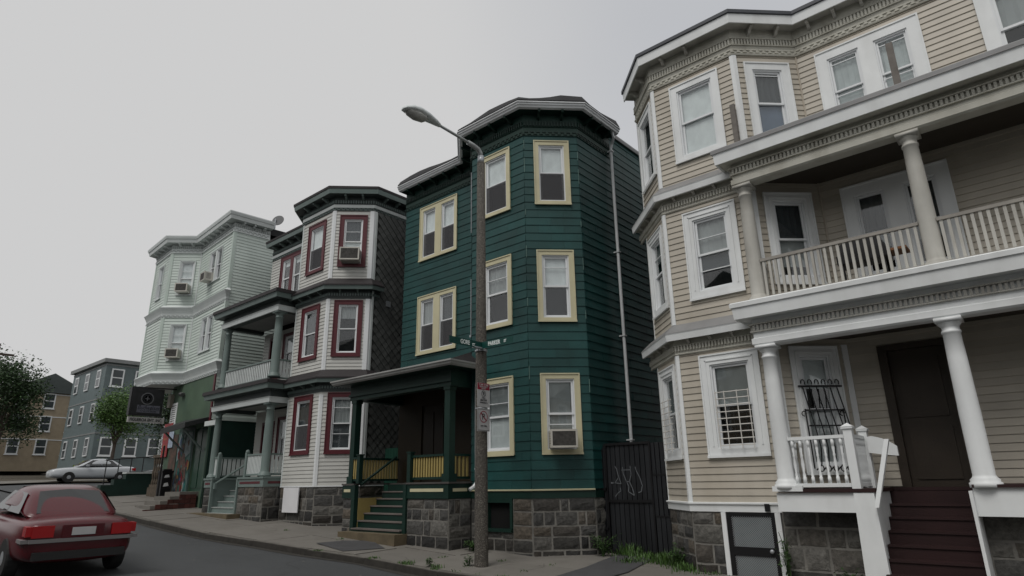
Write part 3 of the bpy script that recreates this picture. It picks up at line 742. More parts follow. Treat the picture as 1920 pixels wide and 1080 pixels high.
# porch
dk = MB().box(-12.15,-10.66,10.04,11.78,-.0,.04).box(-14.76,-14.22,10.04,11.78,0,.04).box(-14.22,-12.15,11.2,11.78,0,.039)
part('porch_deck', dk, mat('grey_deck_boards', (.07,.065,.06), .7, .2), Gh)
part('porch_skirt', MB().box(-12.13,-10.70,10.06,10.12,-.32,-.001).box(-10.76,-10.70,10.121,10.77,-.32,-.001).box(-14.74,-14.3,10.06,10.12,-.32,-.001).box(-12.24,-12.13,10.04,10.16,-1.45,0).box(-14.3,-14.17,10.04,10.16,-1.3,0).box(-12.24,-12.2,10.16,11.3,-1.3,-.001), greend, Gh)
part('skirt_inset', MB().box(-12.0,-10.86,10.052,10.062,-.17,-.10).box(-10.704,-10.692,10.2,10.65,-.17,-.10).box(-14.66,-14.38,10.052,10.062,-.17,-.10), cream, Gh)
st = MB()
for i in range(6):
    zt = -.165-i*.172; y = 11.1-i*.185
    part('tread', MB().box(-14.16,-12.25,y-.2,y+.02,zt-.03,zt), mat('worn_grey_tread', (.14,.12,.11), .75, .2), Gh)
    part('riser', MB().box(-14.165,-12.245,y-.18,y-.16,zt-.175,zt-.03), greend, Gh)
part('riser', MB().box(-14.165,-12.245,11.1,11.12,-.17,0), greend, Gh)
part('stringer_panel', MB().prism([(10.17,-1.15),(10.17,-.32),(11.1,-.32)], -14.19, -14.16, axis='x'), yellow, Gh)
part('step_stone', MB().box(-14.33,-12.1,9.72,10.16,-1.6,-1.10), stepst, Gh)
for px, py in ((-10.87,10.24),(-14.55,10.24)):
    b = MB().box(px-.09,px+.09,py-.09,py+.09,.04,2.12).box(px-.12,px+.12,py-.12,py+.12,.0401,.22).box(px-.11,px+.11,py-.11,py+.11,2.12,2.2)
    part('post', b, greend, Gh)
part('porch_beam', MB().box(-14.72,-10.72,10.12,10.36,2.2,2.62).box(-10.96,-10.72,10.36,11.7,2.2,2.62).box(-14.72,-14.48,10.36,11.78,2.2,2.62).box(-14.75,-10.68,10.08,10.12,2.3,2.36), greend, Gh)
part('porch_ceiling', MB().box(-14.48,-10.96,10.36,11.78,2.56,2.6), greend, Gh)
pg = [(-14.72,11.8),(-14.72,10.12),(-10.72,10.12),(-10.72,11.0)]
part('porch_soffit', sweep(MB(), pg, [(0,2.60),(.30,2.60),(.30,2.63),(0,2.63)]), greend, Gh)
part('porch_gutter', sweep(MB(), pg, [(.27,2.62),(.33,2.605),(.37,2.64),(.385,2.68),(.41,2.70),(.41,2.735),(.27,2.74)]), mat('grimy_gutter_metal', (.34,.34,.33), .45, .1, dirt=.4, dcol=(.15,.15,.14)), Gh)
rp = [tuple(p) for p in offs(pg, .36)]
part('porch_roof', MB().add([(rp[0][0],11.8,2.74),(rp[1][0],rp[1][1],2.74),(rp[2][0],rp[2][1],2.74),(rp[3][0],11.0,2.74),(-14.66,11.8,3.3),(-11.75,11.79,3.3),(-10.9,11.0,3.15)], [(1,2,5,4),(2,3,6,5),(0,1,4)]), darkroof, Gh)
part('newel', MB().box(-12.17,-12.05,10.08,10.2,.04,.72).box(-12.19,-12.03,10.06,10.22,.72,.75), greend, Gh)
part('newel', MB().box(-14.2,-14.08,10.08,10.2,.04,.74).box(-14.22,-14.06,10.06,10.22,.74,.77), greend, Gh)
rail(Gh, (-12.05,10.18), (-10.96,10.18), .10, .66, 12, yellow, greend, .045)
rail(Gh, (-10.84,10.33), (-10.84,10.85), .10, .66, 4, yellow, greend, .045)
rail(Gh, (-14.46,10.18), (-14.2,10.18), .10, .70, 3, yellow, greend, .045)
rail(Gh, (-14.55,10.33), (-14.55,11.72), .10, .70, 15, yellow, greend, .045)
part('handrail', MB().tube([(-14.1,10.16,.0),(-14.1,11.3,.72)], .035, 6), greend, Gh)
part('porch_door', MB().box(-13.67,-12.72,11.84,11.88,0,2.1).box(-13.6,-13.2,11.82,11.84,.15,1.9).box(-13.15,-12.8,11.82,11.84,.15,1.9), mat('dark_brown_door', (.02,.014,.008), .5, .2), Gh)
# drainpipes and cable
dp = MB().tube([(-7.66,13.05,8.99),(-7.66,13.12,8.85),(-7.78,13.2,8.72),(-7.82,13.2,8.6),(-7.82,13.2,-1.2)], .04, 8)
for z in (8.5,5.6,3.4,.9): dp.box(-7.95,-7.76,13.15,13.25,z,z+.03)
part('drainpipe', dp, gutter, Gh)
part('drainpipe', MB().tube([(-10.33,10.65,2.62),(-10.35,10.68,2.5),(-10.42,10.72,2.38),(-10.47,10.73,2.25),(-10.47,10.73,.02),(-10.50,10.66,-.08),(-10.52,10.55,-.14)], .042, 8).box(-10.53,-10.41,10.72,10.8,.3,.33), gutter, Gh)
part('cable', MB().tube([(-11.0,11.06,8.2),(-11.0,11.06,6.4)], .014, 5).tube([(-11.0,11.06,5.1),(-11.0,11.06,3.6)], .014, 5).box(-11.03,-10.97,11.03,11.09,3.54,3.6), galv, Gh)
air_conditioner(frame(gD,gE) @ T((.245+.44, -.02, .575+.13)), 'boxy beige air conditioner in the ground floor cream framed window of the teal house', .56, .36, .33)

# ------------------------------------------------------------------ GREY HOUSE
Yh = house('grey_house', 'pale grey clapboard house with burgundy window frames and slate green porches', (-16.77,10.49,-1.1))
yA,yB,yC,yD,yE,yZ = (-22.4,11.42),(-19.55,11.42),(-18.62,10.49),(-16.77,10.49),(-15.86,11.4),(-15.86,22)
opR = [(.72,2.32,6.67,8.44)]
opFy = [(.42,1.45,z,z+1.76) for z in (6.69,3.785,.905)]
opCy = [(.21,1.09,z,z+1.79) for z in (6.69,3.78,.89)]
fy = [(yA,yB,6.2,8.64,opR),(yB,yC,0,8.64,[]),(yC,yD,0,8.64,opFy),(yD,yE,0,8.64,opCy)]
sheath(Yh, fy+[(yE,yZ,0,8.75,[])], dark)
lay(courses(fy, .112, 0, None), .018, greysid, Yh, 'siding_board', 0, 0, 'lap_siding')
fy2 = [(yA,yB,.2,2.6,[(.5,1.35,.2,2.2),(1.6,2.35,.9,2.3)]),(yA,yB,3.35,5.5,[(.45,1.25,3.35,5.3),(1.45,2.3,3.9,5.3)])]
sheath(Yh, fy2, dark, name='porch_back_wall'); lay(courses(fy2, .112, 0), .018, greysid, Yh, 'siding_board', 0, 0, 'porch_lap_siding')
for u, z, w, h in ((.5,.2,.85,2.0),(.45,3.35,.8,1.95)):
    part('porch_door', MB(frame(yA,yB)).box(u,u+.08,-.03,.02,z,z+h).box(u+w-.08,u+w,-.03,.02,z,z+h).box(u+.08,u+w-.08,-.03,.02,z+h-.1,z+h).box(u+.08,u+w-.08,.02,.05,z,z+.9), burg, Yh)
window(Yh, frame(yA,yB), 1.6, .9, .75, 1.4, burg, .1, up=('shade',shade_w,1), lo=None)
window(Yh, frame(yA,yB), 1.45, 3.9, .85, 1.4, burg, .1, up=('shade',shade_w,1), lo=None)
body(Yh, [tuple(p) for p in offs([yA,yB,yC,yD,yE,yZ], -.33)]+[(-22.4,22)], -1.2, 8.95, dark)
window(Yh, frame(yA,yB), .72, 6.67, 1.6, 1.77, burg, .15, units=2, mull=.2, up=('shade',shade_w,.3), lo=None)
yy = [(('shade',shade_w,1),('screen',None,1)),(('shade',shade_d,1),None),(('shade',shade_d,1),('screen',None,1))]
for i, zz in enumerate((6.69,3.785,.905)):
    window(Yh, frame(yC,yD), .42, zz, 1.03, 1.76, burg, .15, up=yy[i][0], lo=yy[i][1], fr=.035)
yy = [(('shade',shade_d,1),('shade',shade_w,1),[.72]),(('shade',shade_g,.55),None,0),(('shade',shade_g,1.0),('shade',shade_d,1),[.8,.3])]
for i, zz in enumerate((6.69,3.78,.89)):
    window(Yh, frame(yD,yE), .21, zz, .88, 1.79, burg, .14, up=yy[i][0], lo=yy[i][1], bars=yy[i][2], fr=.035)
for z0, z1 in ((0,2.62),(3.36,5.62),(6.3,8.64)):
    corner_board(Yh, yB, yC, yD, .05, .022, z0, z1, mintwhite); corner_board(Yh, yC, yD, yE, .07, .028, z0, z1, vinylwhite); corner_board(Yh, yD, yE, yZ, .12, .03, z0, z1, vinylwhite)
# diamond slate tiles on the side wall
def dia():
    return MB().add([(0,-.030,-.136),(.127,-.018,0),(0,-.004,.136),(-.127,-.018,0),(0,.003,-.136),(.127,.0,0),(-.127,.0,0)], [(0,1,2,3),(4,0,3,6),(0,4,5,1)])
dme = shared('slate_tile', dia, slatetile); F = frame(yE, yZ); rest = MB(); unit = dia(); cnt = 0
sheath(Yh, [((-15.855,11.52),(-15.855,22),0,8.72,[])], mat('slate_backing', (.045,.046,.044), .8, .1), .0, .02, 'tile_backing')
for j in range(61):
    z = .15+j*.141
    if z > 8.65: break
    for i in range(36):
        u = .26+i*.27+(.135 if j % 2 else 0); M = F @ T((u,-.008,z)) @ Matrix.Rotation(random.uniform(-.03,.03), 4, 'Y')
        if u < 1.6 and cnt < 280 and z > 1.2: link('slate_tile', dme, Yh, M); cnt += 1
        else: rest.add([M @ v for v in unit.v], unit.f)
part('slate_tile_field', rest, slatetile, Yh, stuff=True)
part('vent_plate', MB(F).box(.62,.80,-.05,-.01,5.5,5.68), galv, Yh)
# cornices
ep = [yB,yC,yD,yE,(-15.86,16)]
def grey_eave(path, dz, end=''):
    part('frieze', sweep(MB(), path, [(0,8.64+dz),(.02,8.64+dz),(.02,8.86+dz),(.03,8.87+dz),(.03,9.15+dz),(0,9.15+dz)]), slated, Yh)
    part('frieze_band', sweep(MB(), path, [(.02,8.745+dz),(.05,8.745+dz),(.055,8.85+dz),(.02,8.86+dz)]), mintwhite, Yh)
    b = MB(); lattice(b, path, .02, 8.65+dz, 8.74+dz, .15); part('lattice_band', b, slate, Yh, stuff=True)
    b = MB(); dentils(b, path, .03, .08, .04, .035, 8.9+dz, 9.0+dz); part('dentil_band', b, slate, Yh, stuff=True)
    brackets(path, .03, .25, 9.0+dz, 9.14+dz, .06, .5, slate, Yh, key='y%.2f' % dz)
    part('soffit', sweep(MB(), path, [(0,9.14+dz),(.33,9.14+dz),(.33,9.16+dz),(0,9.16+dz)]), slated, Yh)
    part('fascia', sweep(MB(), path, [(.27,9.15+dz),(.33,9.13+dz),(.35,9.22+dz),(.36,9.29+dz),(.27,9.29+dz)]), slate, Yh)
    part('roof_edge', sweep(MB(), path, [(.0,9.29+dz),(.38,9.29+dz),(.385,9.37+dz),(.0,9.40+dz)]), darkroof, Yh)
grey_eave(ep, 0); grey_eave([yA,(-19.5,11.42)], -.16)
part('roof', MB().prism([(-22.4,11.5),(-19.5,11.5),(-18.6,10.6),(-16.8,10.6),(-15.95,11.5),(-15.95,22),(-22.4,22)], 9.2, 9.36), darkroof, Yh)
def grey_belt(zw):
    """belt cornice round the bay; zw = height where its roof meets the wall"""
    p = [(-19.02,10.89),yC,yD,yE,(-15.86,11.75)]
    part('belt_roof', sweep(MB(), p, [(0,zw),(.02,zw),(.26,zw-.25),(.30,zw-.26),(.30,zw-.30),(.26,zw-.29),(0,zw-.29)]), darkroof, Yh)
    part('belt_fascia', sweep(MB(), p, [(.19,zw-.40),(.25,zw-.42),(.27,zw-.33),(.28,zw-.30),(.19,zw-.30)]), slate, Yh)
    part('belt_frieze', sweep(MB(), p, [(0,zw-.68),(.02,zw-.68),(.03,zw-.6),(.03,zw-.4),(.19,zw-.38),(0,zw-.36)]), slated, Yh)
    b = MB(); dentils(b, p, .03, .08, .04, .03, zw-.58, zw-.50); part('dentil_band', b, slate, Yh, stuff=True)
    brackets(p, .03, .15, zw-.5, zw-.40, .05, .5, slate, Yh, key='yb')
grey_belt(6.30); grey_belt(3.38)
# two storey porch
pp = [(-22.72,11.42),(-22.72,9.97),(-18.82,9.97),(-18.82,10.62)]
for zt, zc, zb in ((6.22,5.52,3.36),(3.25,2.52,.30)):
    part('porch_roof_edge', sweep(MB(), pp, [(-.2,zt),(.33,zt-.02),(.34,zt-.14),(-.2,zt-.14)]), darkroof, Yh)
    part('porch_fascia', sweep(MB(), pp, [(.2,zt-.28),(.27,zt-.30),(.29,zt-.2),(.31,zt-.14),(.2,zt-.14)]), slate, Yh)
    part('porch_beam', sweep(MB(), pp, [(-.2,zc+.02),(.0,zc+.02),(.02,zc+.16),(.02,zc+.42),(.2,zt-.27),(-.2,zt-.15)]), slated, Yh)
    part('beam_moulding', sweep(MB(), pp, [(.021,zc+.02),(.06,zc+.03),(.075,zc+.16),(.10,zc+.2),(.021,zc+.2)]), mintwhite, Yh)
    b = MB(); dentils(b, pp[1:], .02, .08, .04, .03, zc+.42, zc+.5); part('dentil_band', b, slate, Yh, stuff=True)
    part('porch_ceiling', MB().box(-22.5,-18.85,10.15,11.4,zc+.14,zc+.17), mat('porch_ceiling_paint', (.30,.30,.29), .7, .1), Yh)
    column(Yh, -22.55, 10.1, zb, zc+.02, .12, .10, slate); column(Yh, -18.98, 10.1, zb, zc+.02, .135, .115, slate)
part('porch_roof', MB().prism([(-22.7,11.42),(-22.7,9.99),(-18.84,9.99),(-18.84,10.7),(-19.5,11.42)], 6.1, 6.21), darkroof, Yh)
part('porch_deck', MB().prism([(-22.7,11.42),(-22.7,9.99),(-18.84,9.99),(-18.84,10.7),(-19.5,11.42)], 3.12, 3.24), darkroof, Yh)
rail(Yh, (-22.4,10.1), (-19.15,10.1), 3.34, 3.98, 27, mintwhite, slate, .06, flat=True, top=.04)
rail(Yh, (-18.98,10.25), (-18.98,10.72), 3.34, 3.98, 4, mintwhite, slate, .09, flat=True, top=.04)
rail(Yh, (-22.6,10.25), (-22.6,11.35), 3.34, 3.98, 8, mintwhite, slate, .09, flat=True, top=.04)
rail(Yh, (-20.12,10.1), (-19.13,10.1), .34, 1.0, 11, mintwhite, slate, .055, flat=True, top=.035)
rail(Yh, (-18.98,10.25), (-18.98,10.80), .34, 1.0, 4, mintwhite, slate, .09, flat=True, top=.035)
rail(Yh, (-22.42,10.1), (-22.2,10.1), .34, 1.0, 3, mintwhite, slate, .055, flat=True, top=.035)
rail(Yh, (-22.5,10.25), (-22.5,11.35), .34, 1.0, 7, mintwhite, slate, .11, flat=True, top=.035)
for px in (-20.17,-22.12): part('newel', MB().box(px-.055,px+.055,10.045,10.155,.3,1.06).lathe([(.06,0),(.065,.03),(.05,.07),(.01,.09)], 10, T((px,10.1,1.06))), slate, Yh)
part('porch_floor', MB().box(-20.37,-18.70,9.92,11.4,.24,.30).box(-22.76,-22.1,9.92,11.4,.24,.30).box(-22.1,-20.37,10.9,11.4,.24,.299), slate, Yh)
part('porch_skirt', MB().box(-20.32,-18.72,9.95,10.0,0,.24).box(-18.77,-18.72,10.0,10.62,0,.24).box(-22.73,-22.15,9.95,10.0,0,.24).box(-20.4,-20.31,9.93,10.02,-1.05,.24).box(-22.2,-22.12,9.93,10.02,-1.0,.24).box(-22.2,-22.16,10.02,11.3,-1,.24).box(-20.38,-20.34,10.02,11.3,-1,.24), slate, Yh)
part('skirt_inset', MB().box(-20.2,-18.92,9.944,9.952,.09,.16).box(-18.722,-18.712,10.1,10.55,.09,.16).box(-22.66,-22.3,9.944,9.952,.09,.16), burg, Yh)
for i in range(6):
    zt = .08-i*.175; y = 10.98-i*.19
    part('tread', MB().box(-22.15,-20.39,y-.21,y+.02,zt-.03,zt), mat('pale_grey_tread', (.30,.32,.31), .6, .15), Yh)
    part('riser', MB().box(-22.155,-20.385,y-.19,y-.17,zt-.175,zt-.03), slate, Yh)
part('handrail', MB().tube([(-22.05,10.02,.12),(-20.95,10.9,1.0)], .035, 6).box(-22.1,-22.0,9.98,10.06,-.05,.14), slate, Yh)
part('step_stone', MB().box(-22.9,-20.0,9.55,10.02,-1.45,-.80), stepst, Yh)
# foundation and white board
part('siding_drip', sweep(MB(), [yB,yC,yD,yE,(-15.86,13)], [(0,-.03),(.03,-.03),(.03,0),(0,0)]), vinylwhite, Yh)
fg = [(yB,yC,-1.35,-.03,[]),(yC,yD,-1.35,-.03,[]),(yD,yE,-1.35,-.03,[]),(yE,(-15.86,13),-1.35,-.03,[]),((-20.31,9.98),(-18.74,9.98),-1.35,0,[]),((-18.74,9.98),(-18.74,10.6),-1.35,0,[]),((-22.74,9.98),(-22.2,9.98),-1.2,0,[])]
fo = foundation(Yh, fg)
for i, (a, b, c, d, ops) in enumerate(fg): stonewall(fo, a, b, c+.1, d, .30, .46, ops, 41+i)
part('white_board', MB(frame(yC,yD)).box(.38,1.22,-.12,-.09,-.74,-.04), mat('white_panel', (.72,.72,.74), .5, .04), Yh)
part('siding_corner_trim', MB().box(-15.87,-15.82,11.46,11.53,0,8.6), mintwhite, Yh)
air_conditioner(frame(yD,yE) @ T((.21+.42, -.02, 6.69+.14)), 'boxy beige air conditioner in the top burgundy window of the grey house', .60, .40, .34)

# ------------------------------------------------------------------ BEIGE HOUSE
Bh = house('beige_house', 'beige clapboard house with white trim, columned porches and a grey stone base', (-5.39,11.0,-1.5))
bA,bB,bC,bD,bE,bZ = (-6.27,11.88),(-5.39,11.0),(-3.574,11.0),(-2.644,11.93),(1.9,11.93),(-6.27,20)
opA = [(.14,1.12,z,z+1.76) for z in (6.2,3.265,.37)]
opB = [(.42,1.48,z,z+1.8) for z in (6.19,3.265)]+[(.45,1.54,.37,2.19)]
opC = [(.19,1.115,z,z+1.79) for z in (6.17,3.30)]+[(.24,1.10,.05,2.17)]
opD = [(.345,2.1,6.17,7.98),(.35,2.0,3.2,5.06),(.45,1.5,-.2,2.1),(2.9,4.2,6.17,7.98)]
SZ = 8.13
faces = [(bA,bB,-.39,SZ,opA),(bB,bC,-.39,SZ,opB),(bC,bD,-.16,SZ,opC),(bD,bE,-.16,SZ,opD)]
sheath(Bh, faces+[(bZ,bA,-.39,8.9,[])], dark)
lay(courses(faces, .1195, -.39), .0175, beige, Bh, 'siding_board', 292, 0, 'siding_board_field')
body(Bh, [tuple(p) for p in offs([bZ,bA,bB,bC,bD,bE], -.33)]+[(1.9,20)], -1.5, 8.8, dark)
cfg = {0:[(('shade',shade_d,1),('shade',shade_g,.3),0),(('shade',shade_g,.6),None,[.75]),(('shade',slats,1),None,0)],
       1:[(('shade',shade_w,1),('shade',shade_w,1),0),(('shade',shade_g,1),('shade',shade_d,.45),[.72,.27]),(('shade',slats,1),None,0)],
       2:[(('shade',shade_d,1),('shade',blindmat('blue_film', (.13,.17,.24)),1),[.92]),(('shade',shade_d,1),('shade',shade_g,.7),0),(('shade',shade_w,.6),('shade',shade_g,1),0)]}
for i in range(3):
    a = opA[i]; window(Bh, frame(bA,bB), a[0], a[2], a[1]-a[0], a[3]-a[2], white, .15 if i == 0 else .18, moul=i > 0, up=cfg[0][i][0], lo=cfg[0][i][1], bars=cfg[0][i][2], fr=.04)
    a = opB[i]; window(Bh, frame(bB,bC), a[0], a[2], a[1]-a[0], a[3]-a[2], white, .15 if i == 0 else .185, moul=i > 0, up=cfg[1][i][0], lo=cfg[1][i][1], bars=cfg[1][i][2], fr=.04)
    a = opC[i]; window(Bh, frame(bC,bD), a[0], a[2], a[1]-a[0], a[3]-a[2], white, .16, moul=i > 0, up=cfg[2][i][0], lo=cfg[2][i][1], bars=cfg[2][i][2], fr=.04)
window(Bh, frame(bD,bE), .345, 6.17, 1.755, 1.81, white, .2, units=2, mull=.26, up=[('shade',plasticm,1),('shade',plasticm,1)], lo=('shade',plasticm,1), bars=[.9,.42], fr=.035)
window(Bh, frame(bD,bE), .35, 3.2, 1.65, 1.86, white, .2, units=2, mull=.28, up=('shade',shade_d,1), lo=('shade',shade_g,.4), fr=.035)
window(Bh, frame(bD,bE), 2.9, 6.17, 1.3, 1.81, white, .2, up=('shade',shade_g,1), lo=None)
dw = mat('dim_brown_door', (.035,.026,.018), .5, .2)
part('front_door', MB(frame(bD,bE)).box(.45,.58,-.04,.04,-.2,2.1).box(1.37,1.5,-.04,.04,-.2,2.1).box(.58,1.37,-.04,.04,2.0,2.1).box(.58,1.37,.05,.1,-.2,2.0).box(.68,1.27,.03,.05,.9,1.85).box(.68,1.27,.03,.05,-.05,.75), dw, Bh)
for z0, z1 in ((-.39,2.26),(2.86,5.18),(5.78,8.13)):
    corner_board(Bh, bA, bB, bC, .055, .03, z0, z1, white); corner_board(Bh, bB, bC, bD, .06, .032, z0, z1, white)
    corner_board(Bh, bZ, bA, bB, .02, .02, z0, z1, white)
part('corner_board', MB(frame(bC,bD)).box(1.20,1.30,-.03,0,-.16,2.2), white, Bh)
part('inner_corner_trim', MB(frame(bC,bD)).box(1.29,1.315,-.03,0,2.9,8.13).add([],[]), mat('beige_trim', (.46,.41,.34), .5, .05), Bh)
bp_ = [bA,bB,bC,bD,bE]
frm = mat('weathered_frieze_paint', (.50,.49,.43), .6, .08, dirt=.45, dcol=(.27,.25,.2), streak=1, dscale=3)
part('frieze', sweep(MB(), bp_, [(0,8.13),(.04,8.13),(.05,8.16),(.03,8.17),(.03,8.28),(.045,8.33),(.03,8.35),(.03,8.74),(0,8.74)]), frm, Bh)
b = MB(); dentils(b, bp_, .03, .062, .035, .035, 8.37, 8.49); sweep(b, bp_, [(.03,8.49),(.07,8.5),(.06,8.52),(.03,8.53)]); sweep(b, bp_, [(.03,8.34),(.07,8.345),(.07,8.36),(.03,8.365)]); part('dentil_band', b, frm, Bh, stuff=True)
b = MB(); lattice(b, bp_, .03, 8.175, 8.265, .13); part('lattice_band', b, frm, Bh, stuff=True)
brackets(bp_, .03, .2, 8.575, 8.735, .055, .47, offwhite, Bh, key='b', skip=(4,))
part('soffit', sweep(MB(), bp_, [(0,8.74),(.27,8.74),(.27,8.76),(0,8.76)]), offwhite, Bh)
part('fascia', sweep(MB(), bp_, [(.24,8.76),(.26,8.70),(.285,8.70),(.30,8.90),(.24,8.92)]), white, Bh)
part('roof_edge', sweep(MB(), bp_, [(.0,8.92),(.315,8.90),(.33,8.91),(.33,8.985),(.0,9.02)]), mat('dark_drip_edge', (.06,.065,.075), .5, .1), Bh)
part('roof', MB().prism([tuple(p) for p in offs(bp_, -.05)]+[(1.8,20),(-6.2,20)], 8.9, 9.0), darkroof, Bh)
def beige_belt(zw, path):
    part('belt_roof', sweep(MB(), path, [(0,zw),(.02,zw),(.22,zw-.19),(.22,zw-.21),(0,zw-.22)]), flash, Bh)
    part('belt_fascia', sweep(MB(), path, [(.15,zw-.21),(.15,zw-.33),(.20,zw-.335),(.215,zw-.22),(.225,zw-.20)]), white, Bh)
    part('belt_frieze', sweep(MB(), path, [(0,zw-.60),(.03,zw-.60),(.045,zw-.58),(.03,zw-.56),(.03,zw-.31),(.15,zw-.30),(.15,zw-.25),(0,zw-.25)]), frm, Bh)
    b = MB(); dentils(b, path, .03, .062, .035, .035, zw-.52, zw-.43); sweep(b, path, [(.03,zw-.43),(.06,zw-.425),(.06,zw-.41),(.03,zw-.41)]); part('dentil_band', b, frm, Bh, stuff=True)
    brackets(path, .03, .12, zw-.41, zw-.31, .05, .45, offwhite, Bh, key='bb')
beige_belt(5.78, [(-6.55,12.16),bB,(-3.5,11.0)]); beige_belt(2.86, [(-6.55,12.16),bB,(-3.5,11.0)])
# porch entablatures
XR = 1.9
pe = [(-3.74,11.0),(-3.74,10.57),(XR,10.57)]
def ent(zt, zf0, zd, zb, deck=False):
    part('porch_roof_edge', sweep(MB(), pe, [(-.2,zt-.005),(.24,zt-.01),(.26,zt-.03),(.255,zt-.1),(-.2,zt-.1)]), flash if not deck else white, Bh)
    part('porch_fascia', sweep(MB(), pe, [(.18,zt-.1),(.18,zf0+.01),(.215,zf0),(.23,zt-.12),(.24,zt-.1)]), white, Bh)
    part('porch_beam', sweep(MB(), pe, [(-.22,zb),(.0,zb),(.03,zb+.03),(.03,zb+.12),(.0,zb+.14),(.0,zf0+.0),(.18,zf0+.02),(.18,zf0+.06),(-.22,zf0+.06)]), frm if not deck else white, Bh)
    b = MB(); dentils(b, pe, .0, .066, .038, .04, zd, zd+.09); sweep(b, pe, [(.0,zd+.09),(.06,zd+.095),(.05,zd+.12),(0,zd+.12)]); sweep(b, pe, [(.0,zd-.03),(.04,zd-.025),(.04,zd-.005),(0,zd)]); part('dentil_band', b, frm if not deck else offwhite, Bh, stuff=True)
ent(5.86, 5.55, 5.36, 5.12); ent(2.90, 2.60, 2.40, 2.14, True)
part('porch_roof', MB().prism([(-3.7,10.6),(XR,10.6),(XR,11.93),(-2.64,11.93),(-3.57,11.02),(-3.7,11.02)], 5.72, 5.84), flash, Bh)
part('balcony_floor', MB().prism([(-3.7,10.6),(XR,10.6),(XR,11.93),(-2.64,11.93),(-3.57,11.02),(-3.7,11.02)], 2.80, 2.885), mat('grey_porch_floor', (.2,.2,.19), .7, .15), Bh)
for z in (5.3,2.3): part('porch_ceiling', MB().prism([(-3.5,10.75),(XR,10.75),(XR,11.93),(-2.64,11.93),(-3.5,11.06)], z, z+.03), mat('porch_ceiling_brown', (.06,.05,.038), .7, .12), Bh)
for px in (-3.60,-.98,1.5):
    column(Bh, px, 10.70, 2.89, 5.125, .125, .105, offwhite); 
for px in (-3.57,-1.0,1.5): column(Bh, px, 10.70, -.16, 2.145, .13, .11, white)
rail(Bh, (-3.48,10.66), (-1.10,10.66), 2.93, 3.66, 24, offwhite, mat('weathered_rail', (.30,.28,.25), .7, .15), .042, top=.035)
rail(Bh, (-.86,10.66), (1.4,10.66), 2.93, 3.66, 24, offwhite, MATS['weathered_rail'], .042, top=.035)
rail(Bh, (-3.6,10.82), (-3.5,11.02), 2.93, 3.62, 2, offwhite, MATS['weathered_rail'], .042, top=.03)
# first floor rail with turned balusters
rail(Bh, (-3.45,10.66), (-2.62,10.66), -.14, .62, 7, white, white, turned=True, top=.03)
rail(Bh, (-2.53,10.72), (-2.53,11.38), -.14, .62, 9, white, white, turned=True, top=.03)
rail(Bh, (-3.52,10.80), (-3.38,11.10), -.14, .60, 3, white, white, turned=True, top=.03)
for px, py in ((-2.55,10.66),(-2.52,11.42)):
    part('newel', MB().box(px-.06,px+.06,py-.06,py+.06,-.18,.70).box(px-.08,px+.08,py-.08,py+.08,.70,.73).add([(px-.085,py-.085,.73),(px+.085,py-.085,.73),(px+.085,py+.085,.73),(px-.085,py+.085,.73),(px,py,.79)], [(0,1,4),(1,2,4),(2,3,4),(3,0,4),(0,3,2,1)]), white, Bh)
part('arched_brace', MB().prism([(-2.46,.36),(-2.46,.60),(-2.38,.61),(-2.25,.57),(-2.12,.49),(-2.06,.44),(-2.06,.30),(-2.3,.33)], 11.30, 11.35, axis='y'), white, Bh)
part('leaning_handrail', MB().add([(-2.08,10.60,.52),(-2.02,10.60,.52),(-2.02,10.68,.52),(-2.08,10.68,.52),(-2.33,10.45,-.42),(-2.27,10.45,-.42),(-2.27,10.53,-.42),(-2.33,10.53,-.42)], [(0,1,2,3),(7,6,5,4),(0,4,5,1),(1,5,6,2),(2,6,7,3),(3,7,4,0)]), white, Bh)
redst = mat('oxblood_stair_paint', (.022,.007,.007), .6, .2)
part('porch_floor', MB().prism([(-3.68,10.56),(-2.3,10.56),(-2.3,11.93),(-2.64,11.93),(-3.57,11.01),(-3.68,11.01)], -.215,-.165).box(-2.3,XR,11.75,11.93,-.215,-.165), redst, Bh)
part('porch_face_board', MB().box(-3.72,-2.60,10.60,10.66,-.50,-.22).box(-3.76,-3.3,10.55,10.60,-.20,-.12), white, Bh)
part('porch_face_board', MB().box(-1.15,XR,10.60,10.66,-.52,-.16), white, Bh); part('porch_floor', MB().box(-1.15,XR,10.56,11.75,-.16,-.12), redst, Bh)
part('porch_pier', MB().add([(-2.63,10.57,-1.75),(-2.30,10.57,-1.75),(-2.30,10.66,-1.75),(-2.63,10.66,-1.75),(-2.60,10.57,-.22),(-2.33,10.57,-.22),(-2.33,10.66,-.22),(-2.60,10.66,-.22)], [(0,3,2,1),(4,5,6,7),(0,1,5,4),(1,2,6,5),(2,3,7,6),(3,0,4,7)]).box(-2.40,-2.35,10.661,11.7,-1.6,-.22), white, Bh)
redst = mat('oxblood_stair_paint', (.022,.007,.007), .6, .2)
for i in range(7):
    zt = -.40-i*.18; y = 11.7-i*.2
    part('tread', MB().box(-2.34,-1.2,y-.22,y+.02,zt-.03,zt), redst, Bh); part('riser', MB().box(-2.345,-1.195,y-.2,y-.18,zt-.18,zt-.03), redst, Bh)
part('riser', MB().box(-2.345,-1.195,11.7,11.72,-.40,-.22), redst, Bh)
part('stair_side', MB().box(-1.19,-1.15,10.5,11.7,-1.8,-.2), white, Bh)
